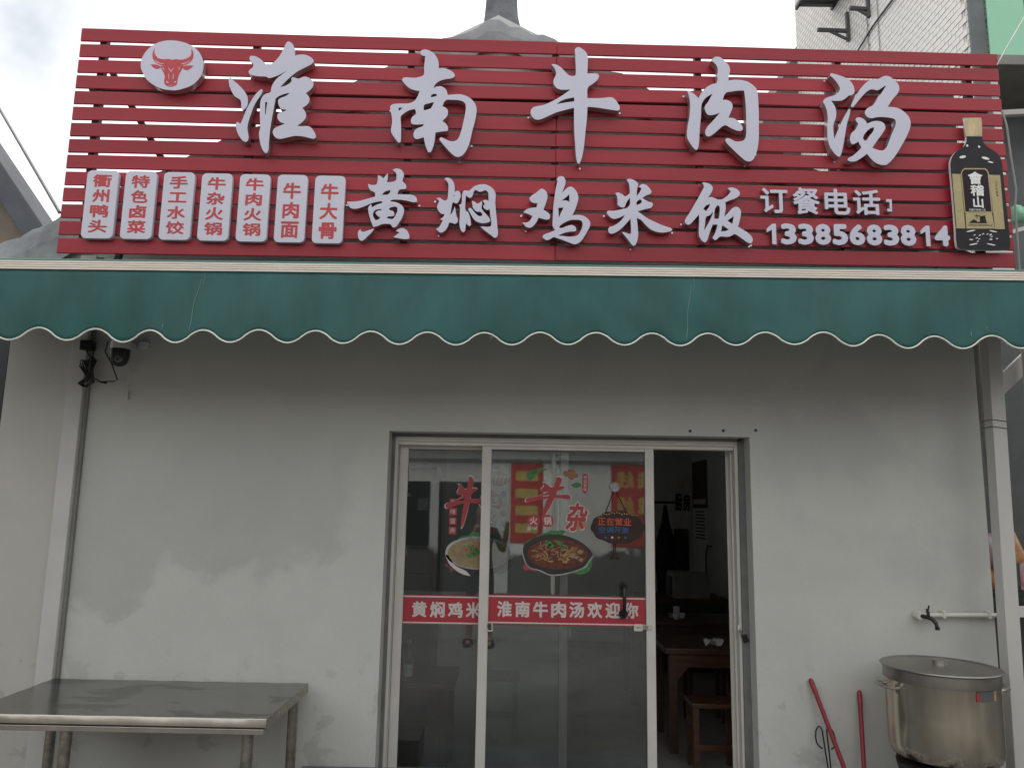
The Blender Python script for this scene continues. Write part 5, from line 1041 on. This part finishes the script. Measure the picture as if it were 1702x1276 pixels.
b = MB(); b.box(-.38, .38, -.3, .3, .04, 1.95); b.obj('cabinet', 'fridge', fz, bevel=.01); b = MB(); b.box(-.37, .37, -.33, -.302, 1.15, 1.93); b.box(-.37, .37, -.33, -.302, .06, 1.13); b.obj('door', 'fridge', fz, bevel=.008)
for (x, z, w, h) in ((.10, 1.72, .09, .03), (.25, 1.62, .08, .09)): b = MB(); b.box(x, x+w, -.333, -.3305, z, z+h); b.obj('note', 'paper', fz)
# ------------------------------------------------------------------ the other side of the lane (seen in the glass)
op = thing('lane_house', 'low white peeling house across the lane reflected in the door glass', 'building', (0, -11, 0)); op.matrix_world = Matrix.Identity(4)
MB().box(-9, 9, -15, -11, 0, 2.95).obj('wall', 'opp', op)
MB().prism([(-15.2, 2.955), (-10.85, 2.955), (-10.85, 3.02), (-13, 4.2), (-15.2, 3.02)], -9.3, 9.3, 'x').obj('roof', 'roof', op)
et = MB(); et.lathe([(.07, -.06), (.085, 0), (.085, .3), (.07, .3)], n=12); e0 = et.obj('eave_tile', 'soffit', op); em = e0.data; bpy.data.objects.remove(e0)
for k in range(40):
    o = bpy.data.objects.new('eave_tile', em); link(o, op); o.location = (-4.6+k*.22, -10.78, 2.99); o.rotation_euler = (math.pi/2, 0, 0)
MB().box(-1.55, -.6, -10.998, -10.9, .02, 2.2).obj('door', 'fridge', op)
MB().box(-.55, -.12, -10.998, -10.94, .0, 2.3).obj('shutter', 'white', op)
MB().box(-2.6, -1.75, -10.998, -10.95, .9, 2.2).obj('window', 'fridge', op)
MB().box(.75, .83, -10.998, -10.93, .0, 2.95).obj('downpipe', 'pvc', op)
MB().box(-4.4, 4.4, -10.9985, -10.96, 2.62, 2.68).obj('ledge', 'soffit', op)
MB().box(3.3, 4.2, -10.998, -10.95, .02, 2.1).obj('door', 'fridge', op)
def banner(x0, x1, z0, z1, s, label, cs):
    t = thing('banner', label, 'banner', mtx=Matrix(((-1, 0, 0, x1), (0, 0, 1, -10.99), (0, 1, 0, z0), (0, 0, 0, 1))), group='red banners across the lane')
    W_, H_ = x1-x0, z1-z0; b = MB(); b.box(0, W_, 0, H_, 0, .01); b.obj('cloth', 'banner', t)
    for k in range(0 if s else 4): MB().box(W_*.15, W_*.85, H_*(.12+.22*k), H_*(.24+.22*k), .011, .013).obj('yellow_bar', 'yellow', t)
    for j, c in enumerate(s):
        me = text_mesh(c, .011, .012, .03, cs, cs); me.transform(Matrix.Translation((W_*.12+(j % 2)*cs*1.2, H_-cs*1.35-(j//2)*cs*1.45, 0))); mobj('character', me, 'yellow', t)
banner(1.98, 3.0, .95, 2.60, '线线绒线', 'red banner with yellow characters across the lane, reflected at the right of the glass', .36)
banner(-.08, .58, 1.0, 2.60, '', 'red and yellow striped banner across the lane reflected behind the pan picture', .3)
for (x0, x1, y0, y1, zz, l) in ((-13, -8.5, -10.5, -1.2, 4.2, 'unseen brown house added at the left lane end to darken reflections'), (7.6, 12, -10.2, -1.5, 4.0, 'unseen brown house added at the right lane end to darken reflections')):  # unseen houses added to cut side light and darken reflections in the metal
    t = thing('added_lane_house', l, 'building', ((x0+x1)/2, (y0+y1)/2, 0)); w, d = (x1-x0)/2, (y1-y0)/2
    MB().box(-w, w, -d, d, 0, zz).obj('wall', 'brown', t); MB().prism([(-w-.3, zz+.002), (w+.3, zz+.002), (0, zz+1.4)], -d-.3, d+.3, 'y').obj('roof', 'roof', t)
    sx = w if x0 < 0 else -w
    for k in (-.5, .2): MB().box(sx-.03, sx+.03, d*k, d*k+1.1, 1.0, 2.3).obj('window', 'fridge', t)
# ------------------------------------------------------------------ person holding the phone, seen only in the glass
def person():
    t = thing('person', 'person in dark shirt, shorts and slippers standing in the lane, reflected in the glass', 'person', (-.42, -4.98, 0))
    J = dict(pel=(0, 0, .95), sp=(0, 0, 1.15), ch=(0, 0, 1.36), nk=(0, .0, 1.50), hd=(0, .02, 1.62), ht=(0, .02, 1.72))
    V = [(0, 0, .95), (0, .01, 1.12), (0, .0, 1.34), (0, 0, 1.47), (0, .02, 1.56), (0, .03, 1.66), (0, .02, 1.72),
         (-.10, 0, .88), (-.12, .01, .50), (-.13, -.02, .10), (-.13, .02, .045), (-.14, .15, .035),
         (.10, 0, .88), (.12, .01, .50), (.13, -.02, .10), (.13, .02, .045), (.14, .15, .035),
         (-.18, 0, 1.40), (-.27, .04, 1.16), (-.12, .22, 1.32), (-.02, .28, 1.48),
         (.18, 0, 1.40), (.28, .05, 1.16), (.32, .22, 1.38), (.34, .30, 1.55)]
    E = [(0, 1), (1, 2), (2, 3), (3, 4), (4, 5), (5, 6), (0, 7), (7, 8), (8, 9), (9, 10), (10, 11), (0, 12), (12, 13), (13, 14), (14, 15), (15, 16), (2, 17), (17, 18), (18, 19), (19, 20), (2, 21), (21, 22), (22, 23), (23, 24)]
    Rr = [.14, .135, .15, .065, .07, .088, .06, .09, .062, .042, .04, .032, .09, .062, .042, .04, .032, .065, .045, .036, .028, .065, .045, .036, .028]
    me = bpy.data.meshes.new('body'); me.from_pydata(V, E, []); o = bpy.data.objects.new('body', me); link(o, t)
    o.modifiers.new('s', 'SKIN'); o.modifiers.new('d', 'SUBSURF').levels = 2
    for i, s_ in enumerate(me.skin_vertices[0].data): s_.radius = (Rr[i], Rr[i]*(.78 if i < 3 else 1)); s_.use_root = (i == 0)
    bpy.context.view_layer.update()
    m2 = bpy.data.meshes.new_from_object(o.evaluated_get(bpy.context.evaluated_depsgraph_get())); bpy.data.objects.remove(o)
    for k in ('skin', 'navy', 'hair'): m2.materials.append(M[k])
    for p in m2.polygons:
        c = p.center; p.use_smooth = True
        sleeve = abs(c.x) > .3 and c.z < 1.2 and c.y > .08
        p.material_index = 1 if (.52 < c.z < 1.46 and c.y < .12 and not sleeve) else (2 if (c.z > 1.60 and (c.y < .05 or c.z > 1.69)) else 0)
    b = bpy.data.objects.new('body', m2); link(b, t)
    for sx in (-1, 1):
        s = MB(); s.box(sx*.137-.05, sx*.137+.05, -.10, .19, .002, .03); s.obj('slipper', 'navy', t, bevel=.012)
        s = MB(); s.tube([(sx*.137-.052, .07, .02), (sx*.137-.04, .075, .075), (sx*.137+.04, .075, .075), (sx*.137+.052, .07, .02)], .02, 8); s.obj('slipper_strap', 'navy', t, smooth=50)
    return t
person()
